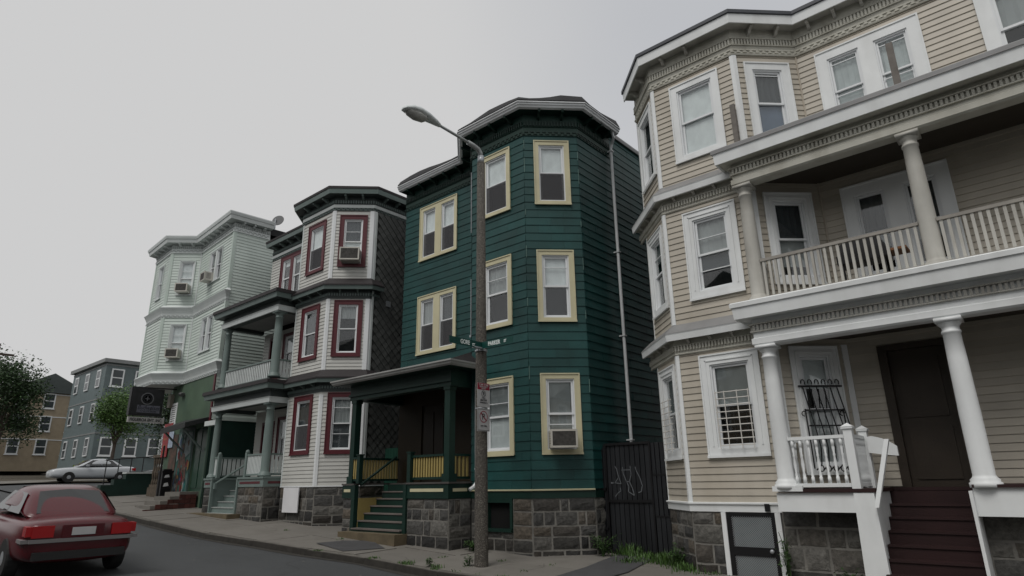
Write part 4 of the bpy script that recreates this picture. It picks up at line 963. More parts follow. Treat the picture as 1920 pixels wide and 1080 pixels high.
# skirt board and stone base
part('skirt_board', sweep(MB(), [(-6.27,13),bA,bB,(-3.72,11.0)], [(0,-.535),(.03,-.535),(.035,-.42),(.06,-.41),(.06,-.385),(0,-.375)]), white, Bh)
part('vent_cover', MB(frame(bB,bC)).box(1.33,1.41,-.07,-.02,-.52,-.40), blackm, Bh)
fb = [(bA,bB,-1.9,-.535,[]),(bB,bC,-1.9,-.535,[(.56,1.56,-1.9,-.535)]),((-3.80,10.95),(-2.62,10.95),-1.9,-.50,[]),((-1.15,10.95),(XR,10.95),-1.9,-.5,[])]
fo = foundation(Bh, fb)
for i, (a, c, z0, z1, ops) in enumerate(fb): stonewall(fo, a, c, z0+.1, z1, .29, .34 if i < 2 else .44, ops, 71+i)
# cellar door
Fd = frame(bB,bC); cd = MB(Fd)
part('door_jamb', MB(Fd).box(.56,.64,-.05,.1,-1.8,-.54).box(1.47,1.56,-.05,.1,-1.8,-.54), white, Bh)
d = part('cellar_door', MB(Fd).box(.64,.72,-.03,.03,-1.8,-.54).box(1.40,1.47,-.03,.03,-1.8,-.54).box(.72,1.40,-.03,.03,-.60,-.54).box(.72,1.40,-.03,.03,-1.22,-1.08).box(.72,1.40,-.03,.03,-1.8,-1.72), blackm, Bh)
gr = MB(Fd)
for z0, z1 in ((-1.08,-.60),(-1.72,-1.22)):
    sp = .035; k = 0; W_, H_ = .68, z1-z0; t = -H_
    while t < W_:
        a = max(0,t), max(0,-t)
        for s in (0,1):
            x0, zz0 = max(0,t), max(0,-t); x1 = min(W_, t+H_); zz1 = x1-t
            p0 = (x0, zz0); p1 = (x1, zz1)
            if s: p0 = (W_-p0[0], p0[1]); p1 = (W_-p1[0], p1[1])
            A = Vector((.72+p0[0],-.02+.004*s,z0+p0[1])); B_ = Vector((.72+p1[0],-.02+.004*s,z0+p1[1])); n = Vector((B_.z-A.z,0,-(B_.x-A.x))).normalized()*.0035
            gr.add([A-n,A+n,B_+n,B_-n],[(0,1,2,3)])
        t += sp
g_ = part('security_mesh', gr, galv, d, stuff=True); g_['label'] = 'diamond wire mesh over the cellar door glass'
part('door_glass', MB(Fd).box(.74,1.38,.0,.006,-1.72,-.62), blindmat('dusty_door_glass', (.17,.21,.21)), d)
part('door_knob', MB(Fd @ T((1.36,-.04,-1.13)) @ Matrix.Rotation(math.pi/2,4,'X')).lathe([(.02,-.03),(.03,.0),(.035,.02),(.028,.045),(.005,.05)],12), galv, d, smooth=True)
part('threshold', MB(Fd).box(.56,1.56,-.12,.02,-1.7,-1.66), burg, Bh)
# window guards
wg = MB(frame(bB,bC))
u0, u1 = .72, 1.30
for i in range(9): wg.tube([(u0-.02,-.10,.56+i*.115),(u1+.03,-.10,.56+i*.115)], .009, 6)
for u in (u0+.16,u0+.39,u1+.01,u0): wg.tube([(u,-.11,.5),(u,-.11,1.5)], .009, 6)
gdm = mat('pale_guard_paint', (.62,.60,.56), .5, .1)
part('window_guard', wg, gdm, Bh, label='pale horizontal bar guard over the lower window sash')
wg = MB(frame(bA,bB))
for i in range(9): wg.tube([(.3,-.10,.56+i*.115),(.95,-.10,.56+i*.115)], .009, 6)
for u in (.45,.8): wg.tube([(u,-.11,.5),(u,-.11,1.5)], .009, 6)
part('window_guard', wg, gdm, Bh, label='pale horizontal bar guard over the narrow side window')
wg = MB(frame(bC,bD)); zt, zb = 1.52, .12
wg.tube([(.30,-.06,zt-.04),(1.06,-.06,zt-.04)], .016, 6).tube([(.36,-.06,1.08),(1.02,-.06,1.08)], .013, 6).tube([(.36,-.12,.82),(1.04,-.12,.82)], .013, 6)
for i in range(6):
    u = .38+i*.12
    wg.tube([(u,-.05,zt-.06),(u+.015,-.1,1.2),(u+.03,-.2,.8),(u+.035,-.27,.45),(u+.03,-.22,.2),(u+.02,-.07,.12)], .011, 6)
    wg.tube([(u+.035*math.cos(q),-.07,zt+.02+.05*math.sin(q)) for q in [k*.7 for k in range(-1,6)]], .010, 6)
    wg.tube([(u+.03+.04*math.cos(q),-.20,.14+.05*math.sin(q)) for q in [k*.9 for k in range(8)]], .010, 5)
for u in (.36,1.02): wg.tube([(u,-.06,1.1),(u,-.08,.5),(u,-.08,.14)], .012, 6).tube([(u-.04+.04*math.cos(q),-.08,1.02+.04*math.sin(q)) for q in [k*.8 for k in range(7)]], .009, 5)
part('window_guard', wg, blackm, Bh, label='black wrought iron bulging window guard with scrolls')
part('roof_post', MB().box(-3.72,-3.63,10.86,10.92,5.84,6.98), mat('bare_grey_timber', (.17,.155,.14), .85, .2, 8), Bh)
part('roof_post', MB().box(-1.02,-.92,10.86,10.93,5.84,6.95), MATS['bare_grey_timber'], Bh)
# barbecue and table on the balcony
t = thing('barbecue', 'dark covered barbecue standing behind the balcony balusters of the beige house', 'barbecue', (-2.0,11.15,2.885))
part('firebox', MB().box(-2.35,-1.6,10.95,11.35,3.35,3.5).prism([(-2.33,3.5),(-1.62,3.5),(-1.68,3.68),(-1.8,3.76),(-2.15,3.76),(-2.28,3.68)], 10.97, 11.33, axis='y'), blackm, t)
part('stand', MB().box(-2.3,-2.26,10.98,11.02,2.89,3.35).box(-1.7,-1.66,10.98,11.02,2.89,3.35).box(-2.3,-2.26,11.28,11.32,2.89,3.35).box(-1.7,-1.66,11.28,11.32,2.89,3.35).box(-2.28,-1.68,11,11.3,3.0,3.03), blackm, t)
part('side_shelf', MB().box(-1.6,-1.35,10.98,11.32,3.42,3.46), mat('orange_brown_wood', (.22,.09,.03), .6, .1), t)

# ------------------------------------------------------------------ MINT BUILDING
Mh = house('mint_building', 'mint green clapboard upper floors over a dark green street level shop', (-24.15,10.54,-.7))
mL,mF,mI,mC = (-30.75,10.0),(-28.65,9.86),(-27.72,10.79),(-24.15,10.54)
mZ = (-23.5,20)
u3 = 1.27
opL = [(.72,1.42,8.08,9.67)]
opK = [(.42,1.10,8.07,9.67),(.42,1.10,5.17,6.77)]
opM = [(1.22,2.6,8.25,9.70),(1.22,2.5,5.27,6.79)]
fm_ = [(mL,mF,4.6,10.05,opL),(mF,mI,4.6,10.05,opK),(mI,mC,4.6,10.05,opM),(mC,mZ,2.45,10.05,[])]
sheath(Mh, fm_+[((-32,14),mL,4.6,10.05,[])], dark)
lay(courses(fm_, .128, 4.6), .020, mintm, Mh, 'siding_board', 0, 0, 'lap_siding')
body(Mh, [tuple(p) for p in offs([(-32,14),mL,mF,mI,mC,mZ], -.33)]+[(-31,20)], 4.75, 10.3, dark)
for i, a in enumerate(opK): window(Mh, frame(mF,mI), a[0], a[2], a[1]-a[0], a[3]-a[2], mintwhite, .06, up=('shade',shade_w,1), lo=('shade',shade_w if i == 0 else slats,1), bars=[.72], fr=.03)
window(Mh, frame(mL,mF), opL[0][0], opL[0][2], .7, 1.59, mintwhite, .06, up=('shade',shade_w,1), lo=None, fr=.03)
for i, a in enumerate(opM): window(Mh, frame(mI,mC), a[0], a[2], a[1]-a[0], a[3]-a[2], mintwhite, .07, units=2, mull=.16, up=('shade',plasticm if i else shade_g,.7), lo=None, fr=.03)
for pa, c, pb in ((mL,mF,mI),(mI,mC,mZ),((-32,14),mL,mF)): corner_board(Mh, pa, c, pb, .10, .03, 4.72, 10.05, mat('mint_corner_trim', (.50,.58,.53), .5, .05))
part('inner_corner_trim', MB(frame(mF,mI)).box(1.27,1.315,-.03,0,4.72,10.05), mintwhite, Mh)
mp_ = [(-31.2,11.6),mL,mF,mI,mC,(-24.05,12.0)]
part('frieze', sweep(MB(), mp_, [(0,10.03),(.05,10.03),(.03,10.2),(.03,10.42),(0,10.42)]), mintwhite, Mh)
b = MB(); dentils(b, mp_, .03, .09, .045, .04, 10.25, 10.35); lattice(b, mp_, .035, 10.08, 10.18, .18); part('dentil_band', b, mat('grey_band_paint', (.40,.43,.42), .6, .1), Mh, stuff=True)
brackets(mp_, .03, .24, 10.3, 10.44, .08, .5, mintwhite, Mh, key='m')
part('soffit', sweep(MB(), mp_, [(0,10.44),(.32,10.44),(.32,10.46),(0,10.46)]), mintwhite, Mh)
part('fascia', sweep(MB(), mp_, [(.25,10.46),(.32,10.44),(.35,10.56),(.35,10.6),(.25,10.6)]), mintwhite, Mh)
part('roof_edge', sweep(MB(), mp_, [(0,10.6),(.38,10.6),(.41,10.7),(.41,10.74),(0,10.76)]), mintwhite, Mh)
part('roof', MB().prism([tuple(p) for p in offs([mL,mF,mI,mC,mZ], -.05)]+[(-31,20)], 10.3, 10.6), felt, Mh)
for z in (7.05,4.18):
    pth = [(-31.2,11.6),mL,mF,mI,mC,(-24.14,10.62)]
    part('belt_cornice', sweep(MB(), pth, [(0,z),(.03,z),(.035,z+.14),(.05,z+.2),(.09,z+.3),(.14,z+.40),(.16,z+.44),(.02,z+.56),(0,z+.56)]), mintwhite, Mh)
    b = MB(); lattice(b, pth, .035, z+.03, z+.12, .2); part('lattice_band', b, MATS['grey_band_paint'], Mh, stuff=True)
part('bay_underside', MB().prism([(-31.2,11.6),mL,mF,mI,(-29.2,10.95)], 4.19, 4.22), mintwhite, Mh)
# street level
gf0 = (-29.0,10.88)
opG = [(2.95,4.55,-.15,2.25)]
sheath(Mh, [(gf0,mC,-1,4.25,[(3.36,4.75,-.12,2.2)]),(mC,mZ,-1,2.45,[(.9,2.4,-.5,2.2)]),((-30.2,14),gf0,-1,4.25,[])], greenwall, 0, .2, 'street_level_wall')
part('side_band', MB(frame(mC,mZ)).box(.05,8,-.03,0,2.42,2.56), mintm, Mh)
part('dark_paint_field', MB(frame(gf0,mC)).box(1.55,3.36,-.012,-.002,-.85,2.3).box(4.75,4.86,-.012,-.002,-.85,2.3), greendk, Mh)
part('side_paint_field', MB(frame(mC,mZ)).box(.02,7,-.012,-.002,-1,2.42), greendk, Mh)
part('shop_door', MB(frame(gf0,mC)).box(3.36,4.75,.06,.1,-.12,2.2).box(3.42,4.0,.04,.06,0,2.1).box(4.1,4.7,.04,.06,0,2.1), mat('deep_green_door', (.008,.045,.025), .4, .1), Mh)
part('shop_lining', MB(frame(mC,mZ)).box(.9,2.4,.15,.18,-.5,2.2), dark, Mh)
part('maroon_edge_board', MB(frame(gf0,mC)).box(4.72,4.86,-.05,-.0125,2.35,4.15), burg, Mh)
# mural and side facing of the shop front
mu = part('mural', MB(frame(gf0,mC)).box(1.60,3.2,-.02,-.0125,-.55,2.15), mat('mural_ground', (.02,.075,.06), .7, .6, 3.5, .1, dirt=.7, dcol=(.14,.19,.19), dscale=2.2), Mh, label='painted mural of an athletic figure on teal ground')
FM = frame(gf0,mC)
def blob(name, pts, m, y=-.024): part(name, MB(FM).prism(pts, y-.003, y, axis='y'), m, mu)
skin = mat('mural_skin_paint', (.105,.058,.045), .7, .6, 12, dirt=.5, dcol=(.22,.16,.14), dscale=6); pale = mat('mural_pale_paint', (.22,.26,.27), .7, .4, 5); dkp = mat('mural_dark_paint', (.02,.03,.035), .7, .4, 5); redp = mat('mural_red_paint', (.14,.012,.016), .7, .3, 5)
blob('painted_patch', [(1.7,1.0),(2.0,1.2),(2.05,1.9),(1.85,2.1),(1.65,1.6)], pale, -.0225); blob('painted_patch', [(2.5,1.1),(3.1,1.3),(3.15,2.1),(2.7,2.1),(2.45,1.7)], pale, -.0225); blob('painted_patch', [(1.7,-.5),(2.2,-.5),(2.1,-.15),(1.75,-.1)], redp, -.0225)
blob('painted_figure', [(2.15,1.35),(2.3,1.3),(2.42,1.42),(2.42,1.62),(2.3,1.72),(2.16,1.65),(2.1,1.5)], skin, -.026)
blob('painted_figure', [(2.0,.6),(2.55,.55),(2.7,.95),(2.6,1.28),(2.35,1.33),(2.1,1.25),(1.95,.95)], skin, -.026)
blob('painted_figure', [(2.6,1.2),(2.85,.8),(2.95,.3),(2.8,.1),(2.72,.5),(2.55,.85)], skin, -.029); blob('painted_figure', [(2.0,1.15),(1.85,.7),(1.8,.2),(1.92,.15),(2.05,.6),(2.1,.9)], skin, -.029)
blob('painted_figure', [(2.0,.2),(2.6,.2),(2.56,.6),(2.02,.62)], dkp, -.029); blob('painted_figure', [(2.02,.2),(2.25,.2),(2.2,-.45),(2.05,-.45)], skin, -.0265); blob('painted_figure', [(2.4,.2),(2.6,.2),(2.75,-.4),(2.6,-.45)], skin, -.0265)
tealp = mat('mural_teal_paint', (.02,.13,.12), .7, .4, 6); ochp = mat('mural_ochre_paint', (.22,.13,.04), .7, .4, 6); bluep = mat('mural_blue_paint', (.05,.10,.20), .7, .4, 6)
rm = random.Random(21)
for i in range(46):
    u_, z_, s_ = rm.uniform(1.65,3.15), rm.uniform(-.45,2.0), rm.uniform(.05,.16); k_ = rm.randrange(5,8); an = rm.uniform(0,6)
    if 1.95 < u_ < 2.7 and z_ > .2 and rm.random() < .5: s_ *= .5
    blob('painted_patch', [(u_+s_*rm.uniform(.5,1.1)*math.cos(an+6.283*q/k_), z_+1.5*s_*rm.uniform(.5,1.1)*math.sin(an+6.283*q/k_)) for q in range(k_)], rm.choice((pale,tealp,dkp,redp,ochp,bluep,skin,pale,tealp)), -.0232-i*.00035)
part('brick_pier_face', MB(FM).box(.72,1.55,-.03,-.0,-.8,2.1), mat('worn_painted_brick', (.085,.05,.038), .8, .5, 4.5, .4, 20, dirt=.8, dcol=(.04,.075,.062), dscale=2.6), Mh)
# awning over the entrance
aw = part('entrance_canopy', MB(FM).add([(1.95,0,2.62),(4.7,0,2.55),(4.7,-.85,2.30),(1.95,-.85,2.24),(1.95,0,2.45),(4.7,0,2.4),(4.7,-.85,2.12),(1.95,-.85,2.03)], [(0,1,2,3),(7,6,5,4),(0,3,7,4),(1,5,6,2),(3,2,6,7),(0,4,5,1)]), mat('dark_canopy', (.022,.024,.024), .6, .2), Mh)
part('canopy_strut', MB(FM).tube([(2.35,-.02,1.35),(2.35,-.8,2.1)], .04, 4).tube([(4.3,-.02,1.35),(4.3,-.8,2.15)], .04, 4), slate, aw)
part('side_gutter_board', MB().box(-23.9,-22.9,10.2,10.35,2.15,2.32), mintwhite, Mh)
# entrance steps
for i in range(4):
    z = -.13-i*.15
    b = MB(FM).box(2.7+.0,4.5,-.35-.3*i-.3,-.35-.3*i if i else 0,z-.16,z) if i else MB(FM).box(2.9,4.5,-.65,0,z-.16,z)
    part('entrance_step', b, concrete, Mh)
for i in range(4):
    for k in range(9-2*i):
        part('brick', MB(FM).box(4.503,4.56,-.08-k*.19-.18,-.08-k*.19,-.85+i*.16,-.85+i*.16+.148), brick, Mh)
part('floodlight', MB(FM @ T((1.35,-.12,3.75))).lathe([(.02,-.06),(.05,-.05),(.07,.0),(.09,.09)],10,Matrix.Rotation(R(-120),4,'X')).lathe([(.02,-.06),(.05,-.05),(.07,.0),(.09,.09)],10,T((.18,0,-.02)) @ Matrix.Rotation(R(120),4,'Y')).box(-.02,.2,.02,.12,-.05,.03), mat('floodlight_grey', (.12,.12,.12), .5, .1), Mh)
part('meter_box', MB(FM).box(-.1,.25,-.15,0,3.3,3.85), mat('old_box_enamel', (.22,.20,.16), .6, .2), Mh)
# side facing the side street
sat = thing('satellite_dish', 'round grey dish on the mint building roof edge', 'satellite dish', (-23.9,12.1,10.7))
part('reflector', MB(T((-23.9,12.25,10.93)) @ Matrix.Rotation(R(35),4,'Z') @ Matrix.Rotation(R(75),4,'X')).lathe([(.26,.08),(.25,.08),(.21,.03),(.15,.01),(.02,0),(.02,-.02),(.15,-.01),(.21,.015),(.26,.07)],20), mat('dish_grey', (.10,.105,.11), .6, .1), sat, smooth=True)
part('mast', MB().tube([(-23.9,12.1,10.5),(-23.9,12.1,11.0)], .03, 6), galv, sat)
for M_, lab in ((frame(mF,mI) @ T((.76,-.02,8.07+.09)), 'old window air conditioner with a dented grille, top floor of the mint building'), (frame(mF,mI) @ T((.76,-.02,5.17+.09)), 'white window air conditioner on the lower mint clapboard floor'), (frame(mI,mC) @ T((1.6,-.02,8.25+.05)), 'air conditioner in the left pane of the mint building top double window')):
    air_conditioner(M_, lab, .50, .36, .36)
# hanging shop sign
sx = -28.6
sg = thing('hanging_shop_sign', 'dark double sided brewery sign over a FIGUEROA ENT. INC. board on the green wall', 'sign', (sx,10.3,3.5))
part('cabinet', MB().box(sx-.13,sx+.10,9.10,10.35,2.86,3.98), mat('sign_cabinet', (.02,.02,.022), .5, .2), sg)
FS = Matrix(((0,-1,0,sx+.10),(1,0,0,9.10),(0,0,1,0),(0,0,0,1)))      # local x = +y, faces +x
part('sign_face', MB(FS).box(.05,1.2,-.012,0,2.92,3.92), mat('sign_face_black', (.025,.024,.027), .35, .3, 4), sg)
part('ring', MB(FS @ T((.62,-.014,3.55)) @ Matrix.Rotation(math.pi/2,4,'X')).lathe([(.20,0),(.20,.008),(.25,.008),(.25,0)],24), mat('sign_silver', (.13,.13,.14), .4, .1), sg)
part('medallion', MB(FS @ T((.62,-.014,3.55)) @ Matrix.Rotation(math.pi/2,4,'X')).lathe([(.14,0),(.14,.006),(.15,.006),(.15,0)],24).box(-.02,.02,-.09,.09,0,.008).box(-.09,.09,-.02,.02,0,.0081), MATS['sign_silver'], sg)
part('pale_panel', MB(FS).box(.28,1.15,-.018,-.0125,2.98,3.28), mat('sign_pale', (.13,.13,.16), .4, .3, 6), sg)
text('Budweiser', .25, mat('sign_ink', (.01,.01,.02), .5, .05), FS @ T((.71,-.02,3.18)), sg, 'script_lettering', shear=.3, sx=.8)
text('KING OF BEERS', .09, MATS['sign_ink'], FS @ T((.71,-.02,3.04)), sg)
part('name_board', MB().box(sx-.03,sx+.08,9.12,10.5,2.58,2.80), mat('sign_board_grey', (.42,.41,.40), .6, .1), sg)
text('FIGUEROA ENT. INC.', .165, mat('sign_black', (.01,.01,.01), .5, .05), FS @ T((.70,.015,2.685)), sg, sx=.80, bold=.004)
part('hanger', MB().tube([(sx,9.3,2.8),(sx,9.3,2.86)], .015, 5).tube([(sx,10.2,2.8),(sx,10.2,2.86)], .015, 5).tube([(sx,9.15,4.0),(sx,10.9,4.05)], .025, 6), blackm, sg)
# wall notices
nb = thing('white_notice', 'tall white printed notice fixed to the green shop wall', 'notice', tuple((FM @ Vector((.3,-.02,2.6)))))
part('plate', MB(FM).box(.15,.85,-.03,-.002,2.50,3.45), white, nb)
for i in range(9): part('printed_line', MB(FM).box(.24,.76,-.034,-.0305,3.32-i*.09,3.35-i*.09), MATS['sign_black'], nb)
redn = mat('red_banner', (.33,.015,.02), .5, .08)
r1 = thing('red_banner', 'upper red banner on the shop wall above the canopy', 'banner', tuple(FM @ Vector((-.2,-.1,2.3))), 0, 'red banners by the shop')
part('cloth', MB(FM).box(-.25,.72,-.07,-.04,2.33,2.62), redn, r1); part('lettering_strip', MB(FM).box(-.1,.5,-.075,-.0705,2.42,2.50), mat('faded_orange_print', (.4,.12,.05), .6, .1), r1)
r2 = thing('red_banner', 'lower red banner with orange print under the upper one on the shop wall', 'banner', tuple(FM @ Vector((.1,-.05,1.7))), 0, 'red banners by the shop')
part('cloth', MB(FM).box(-.25,.45,-.07,-.05,1.25,2.25), redn, r2)
for i in range(3): part('lettering_strip', MB(FM).box(-.12,.28,-.075,-.0705,1.4+i*.27,1.48+i*.27), MATS['faded_orange_print'], r2)
pn = single('poster', MB(FM).box(.5,1.05,-.07,-.055,1.6,2.25), mat('blue_white_poster', (.35,.42,.52), .5, .35, 6), 'small blue and white poster beside the lower red banner', 'poster', tuple(FM @ Vector((.75,-.06,1.7))))
# ------------------------------------------------------------------ LAMP POST and signs
PX, PY, PZ = -8.9, 9.25, gz(-8.9,9.25)
lp = thing('lamp_post', 'tall tapered speckled concrete street lamp post with one arm over the street', 'street lamp', (PX,PY,PZ))
part('pole', MB(T((PX,PY,0))).lathe([(.136,PZ-.05),(.134,PZ+.02),(.115,2.4),(.088,6.99)],20), aggreg, lp, smooth=True)
part('sleeve', MB(T((PX,PY,0))).lathe([(.075,6.97),(.075,7.16)],14), galv, lp, smooth=True)
part('arm', MB().tube([(PX,PY,7.12),(PX,PY-.02,7.24),(PX,PY-.10,7.31),(PX,PY-.25,7.335),(PX,PY-.42,7.345)], .055, 10).tube([(PX,PY-.35,7.345),(PX,8.6,7.36),(PX,7.93,7.39)], .032, 8), mat('weathered_arm_metal', (.36,.38,.38), .5, .1, metal=.3), lp, smooth=True)
def loft(secs, n=16):
    b = MB(); vs = []; fs = []
    for (x, y, z, rx, rt, rb) in secs:
        for k in range(n):
            t = 2*math.pi*k/n; s = math.sin(t)
            vs.append((x+rx*math.cos(t), y, z+(rt if s > 0 else rb)*s))
    for i in range(len(secs)-1):
        for k in range(n): fs.append((i*n+k, i*n+(k+1) % n, (i+1)*n+(k+1) % n, (i+1)*n+k))
    fs += [tuple(range(n))[::-1], tuple((len(secs)-1)*n+k for k in range(n))]
    return b.add(vs, fs)
hd = part('lamp_head', loft([(PX,7.97,7.385,.045,.045,.04),(PX,7.85,7.40,.085,.07,.05),(PX,7.6,7.41,.14,.11,.05),(PX,7.35,7.40,.175,.13,.05),(PX,7.15,7.375,.165,.11,.045),(PX,7.0,7.34,.10,.06,.03),(PX,6.95,7.32,.03,.02,.02)]), mat('lamp_head_enamel', (.62,.66,.66), .45, .06), lp, smooth=True)
part('lens', loft([(PX,7.58,7.36,.06,.01,.05),(PX,7.5,7.36,.12,.01,.11),(PX,7.3,7.355,.14,.01,.14),(PX,7.12,7.34,.11,.01,.10),(PX,7.05,7.33,.05,.01,.04)]), mat('lamp_lens', (.34,.34,.32), .25, .2, 8, spec=.6), hd, smooth=True)
signg = mat('street_sign_green', (.003,.05,.042), .45, .06); lett = mat('sign_lettering_white', (.72,.78,.76), .5, .03)
g1 = thing('street_name_sign', 'green GORE ST sign on the left of the concrete post', 'street sign', (PX+.15,8.6,2.7), 0, 'street name signs on the post')
FG = Matrix(((0,-1,0,PX+.15),(1,0,0,8.20),(0,0,1,0),(0,0,0,1)))
part('blade', MB(FG).box(0,.93,-.004,.0,2.625,2.765), signg, g1)
text('GORE', .122, lett, FG @ T((.43,-.006,2.695)), g1, sx=.8, bold=.003); text('ST', .08, lett, FG @ T((.67,-.006,2.675)), g1, sx=.85, bold=.002)
part('clamp', MB(T((PX,PY,0))).lathe([(.128,2.60),(.132,2.61),(.132,2.63),(.128,2.64)],18).lathe([(.128,2.74),(.132,2.75),(.132,2.77),(.128,2.78)],18).box(.08,.16,-.35,-.05,2.63,2.66).box(.10,.15,-.09,-.05,2.6,2.64).box(.10,.15,-.09,-.05,2.74,2.78).box(.02,.06,-.16,-.12,2.6,2.64).box(.02,.06,-.16,-.12,2.74,2.78), galv, g1)
g2 = thing('street_name_sign', 'green PARKER ST sign on the right of the concrete post', 'street sign', (PX+.6,9.1,2.7), 0, 'street name signs on the post')
FP = frame((PX+.13,9.12),(PX+1.2,9.12))
part('blade', MB(FP).box(0,.86,-.004,.0,2.63,2.77), signg, g2)
text('PARKER', .12, lett, FP @ T((.36,-.006,2.70)), g2, sx=.78, bold=.003); text('ST', .08, lett, FP @ T((.66,-.006,2.70)), g2, sx=.85, bold=.002)
part('clamp', MB().box(PX+.05,PX+.2,9.121,9.15,2.66,2.69), galv, g2)
signw = mat('sign_face_white', (.42,.42,.42), .45, .05); signr = mat('sign_red', (.24,.012,.03), .45, .05); ink = mat('sign_print_black', (.015,.015,.018), .5, .05)
FN = Matrix(((0,-1,0,PX+.15),(1,0,0,8.98),(0,0,1,0),(0,0,0,1)))
s1 = thing('parking_sign', 'upper snow emergency sign with a red band on the concrete post', 'road sign', (PX+.15,9.1,1.7), 0, 'no parking signs on the post')
part('plate', MB(FN).box(0,.355,-.004,0,1.45,1.93), signw, s1); part('red_band', MB(FN).box(.004,.351,-.006,-.0045,1.795,1.926), signr, s1)
text('TOW ZONE', .062, signw, FN @ T((.178,-.008,1.888)), s1, sx=.85); text('EMERGENCY', .042, signw, FN @ T((.178,-.008,1.848)), s1, sx=.95); text('ARTERY', .036, signw, FN @ T((.178,-.008,1.815)), s1)
def ring(M, r, w, n=28):
    b = MB(M)
    for i in range(n):
        a, c = 2*math.pi*i/n, 2*math.pi*(i+1)/n
        b.add([(r*math.cos(a),0,r*math.sin(a)),(r*math.cos(c),0,r*math.sin(c)),((r-w)*math.cos(c),0,(r-w)*math.sin(c)),((r-w)*math.cos(a),0,(r-w)*math.sin(a))],[(0,1,2,3)])
    return b
def slash(b, M, r, w): b.M = None; return b.add([M @ Vector(v) for v in ((-r*.707-w,0,r*.707-w),(-r*.707+w,0,r*.707+w),(r*.707+w,0,-r*.707+w),(r*.707-w,0,-r*.707-w))],[(0,1,2,3)])
Mr = FN @ T((.178,-.007,1.715)); part('prohibition_ring', slash(ring(Mr, .065, .010), Mr, .058, .004), ink, s1); text('P', .10, ink, FN @ T((.178,-.008,1.712)), s1)
text('DURING', .026, ink, FN @ T((.178,-.008,1.63)), s1); text('SNOW', .062, ink, FN @ T((.178,-.008,1.585)), s1); text('EMERGENCY', .036, ink, FN @ T((.178,-.008,1.535)), s1, sx=1.05)
s2 = thing('parking_sign', 'lower white no parking sign with a red ring on the concrete post', 'road sign', (PX+.15,9.1,1.2), 0, 'no parking signs on the post')
part('plate', MB(FN).box(0,.355,-.004,0,.98,1.42), signw, s2)
bb = MB(FN)
for a in ((.012,.343,1.40,1.408),(.012,.343,.992,1.0),(.012,.02,1.0,1.40),(.335,.343,1.0,1.40)): bb.box(a[0],a[1],-.0055,-.0045,a[2],a[3])
part('border', bb, ink, s2)
text('P', .17, ink, FN @ T((.17,-.0065,1.255)), s2); Mr = FN @ T((.178,-.008,1.26)); part('prohibition_ring', slash(ring(Mr, .115, .016), Mr, .107, .008), signr, s2)
text('ANY TIME', .04, ink, FN @ T((.178,-.008,1.08)), s2)
part('band', MB(T((PX,PY,0))).lathe([(.126,1.425),(.129,1.43),(.129,1.445),(.126,1.45)],18), galv, s1)

# ------------------------------------------------------------------ GATE
gt = thing('yard_gate', 'black sheet metal gate with white graffiti between the teal and beige houses', 'gate', (-7.2,12.1,-1.45))
gy = 12.1; bl = mat('black_corrugated_metal', (.010,.011,.013), .5, .3, 3, .2, dirt=.5, dcol=(.035,.038,.042), streak=1)
FGt = frame((-7.97,gy),(-6.27,gy))
part('rear_sheet', MB(FGt).box(.0,1.72,.03,.04,-1.42,.76), bl, gt)
def slat(z0, z1, w, u, y=0): part('slat', MB(FGt).box(u+.008,u+w-.008,y-.018,y+.012,z0,z1), bl, gt)
for i in range(9): slat(-1.40+random.uniform(-.01,.02),-.42,.118,.18+i*.118)
for i in range(9): slat(-.40,.74,.118,.14+i*.12,.004)
for i in range(3): slat(-1.40,.70,.05,.01+i*.055,-.01)
for i in range(4): slat(-1.40,-.72,.11,1.27+i*.11,-.02)
for i in range(4): slat(-.70,.1,.10,1.25+i*.105,-.01)
for i in range(4): slat(.11,.75,.105,1.24+i*.11,.0)
part('gate_frame', MB(FGt).box(.15,1.24,-.045,-.02,-.44,-.38).box(.15,1.24,-.045,-.02,.74,.79).box(1.25,1.72,-.035,-.015,.09,.13).box(1.27,1.72,-.045,-.02,-.72,-.68).box(.12,.17,-.05,-.02,-1.42,.78).box(1.22,1.26,-.05,-.02,-1.42,.78).box(.17,1.22,-.045,-.022,-1.42,-1.37).box(.02,.15,-.05,-.02,-.2,-.14).box(.02,.15,-.05,-.02,-1.0,-.94), blackm, gt)
spray = mat('sprayed_white_paint', (.13,.14,.15), .7, .2)
gf = MB(FGt)
def stroke(pts, w=.008): 
    for a, c in zip(pts[:-1], pts[1:]):
        d = Vector((c[0]-a[0], c[1]-a[1])).normalized(); n = Vector((-d.y, d.x))*w
        gf.add([(a[0]-n.x,-.022,a[1]-n.y),(a[0]+n.x,-.022,a[1]+n.y),(c[0]+n.x,-.022,c[1]+n.y),(c[0]-n.x,-.022,c[1]-n.y)],[(0,1,2,3)])
stroke([(.36,.30),(.40,.25),(.43,.12),(.47,.0),(.50,-.06)]); stroke([(.24,-.05),(.34,-.04),(.5,-.06)]); stroke([(.42,.05),(.34,-.04),(.24,-.03)]); stroke([(.33,-.32),(.40,-.25),(.48,-.20),(.46,-.14)])
stroke([(.55,.28),(.56,.15),(.62,.0),(.68,-.12),(.66,-.22),(.80,-.30)]); stroke([(.52,.22),(.75,.22)]); stroke([(.74,.30),(.75,.12),(.70,-.02),(.62,-.02)]); stroke([(.70,-.02),(.76,-.15),(.80,-.3)],.008)
stroke([(.86,.28),(.88,.2),(.96,.05),(1.0,-.1),(.97,-.22),(.9,-.24)],.008)
part('graffiti', gf, spray, gt)
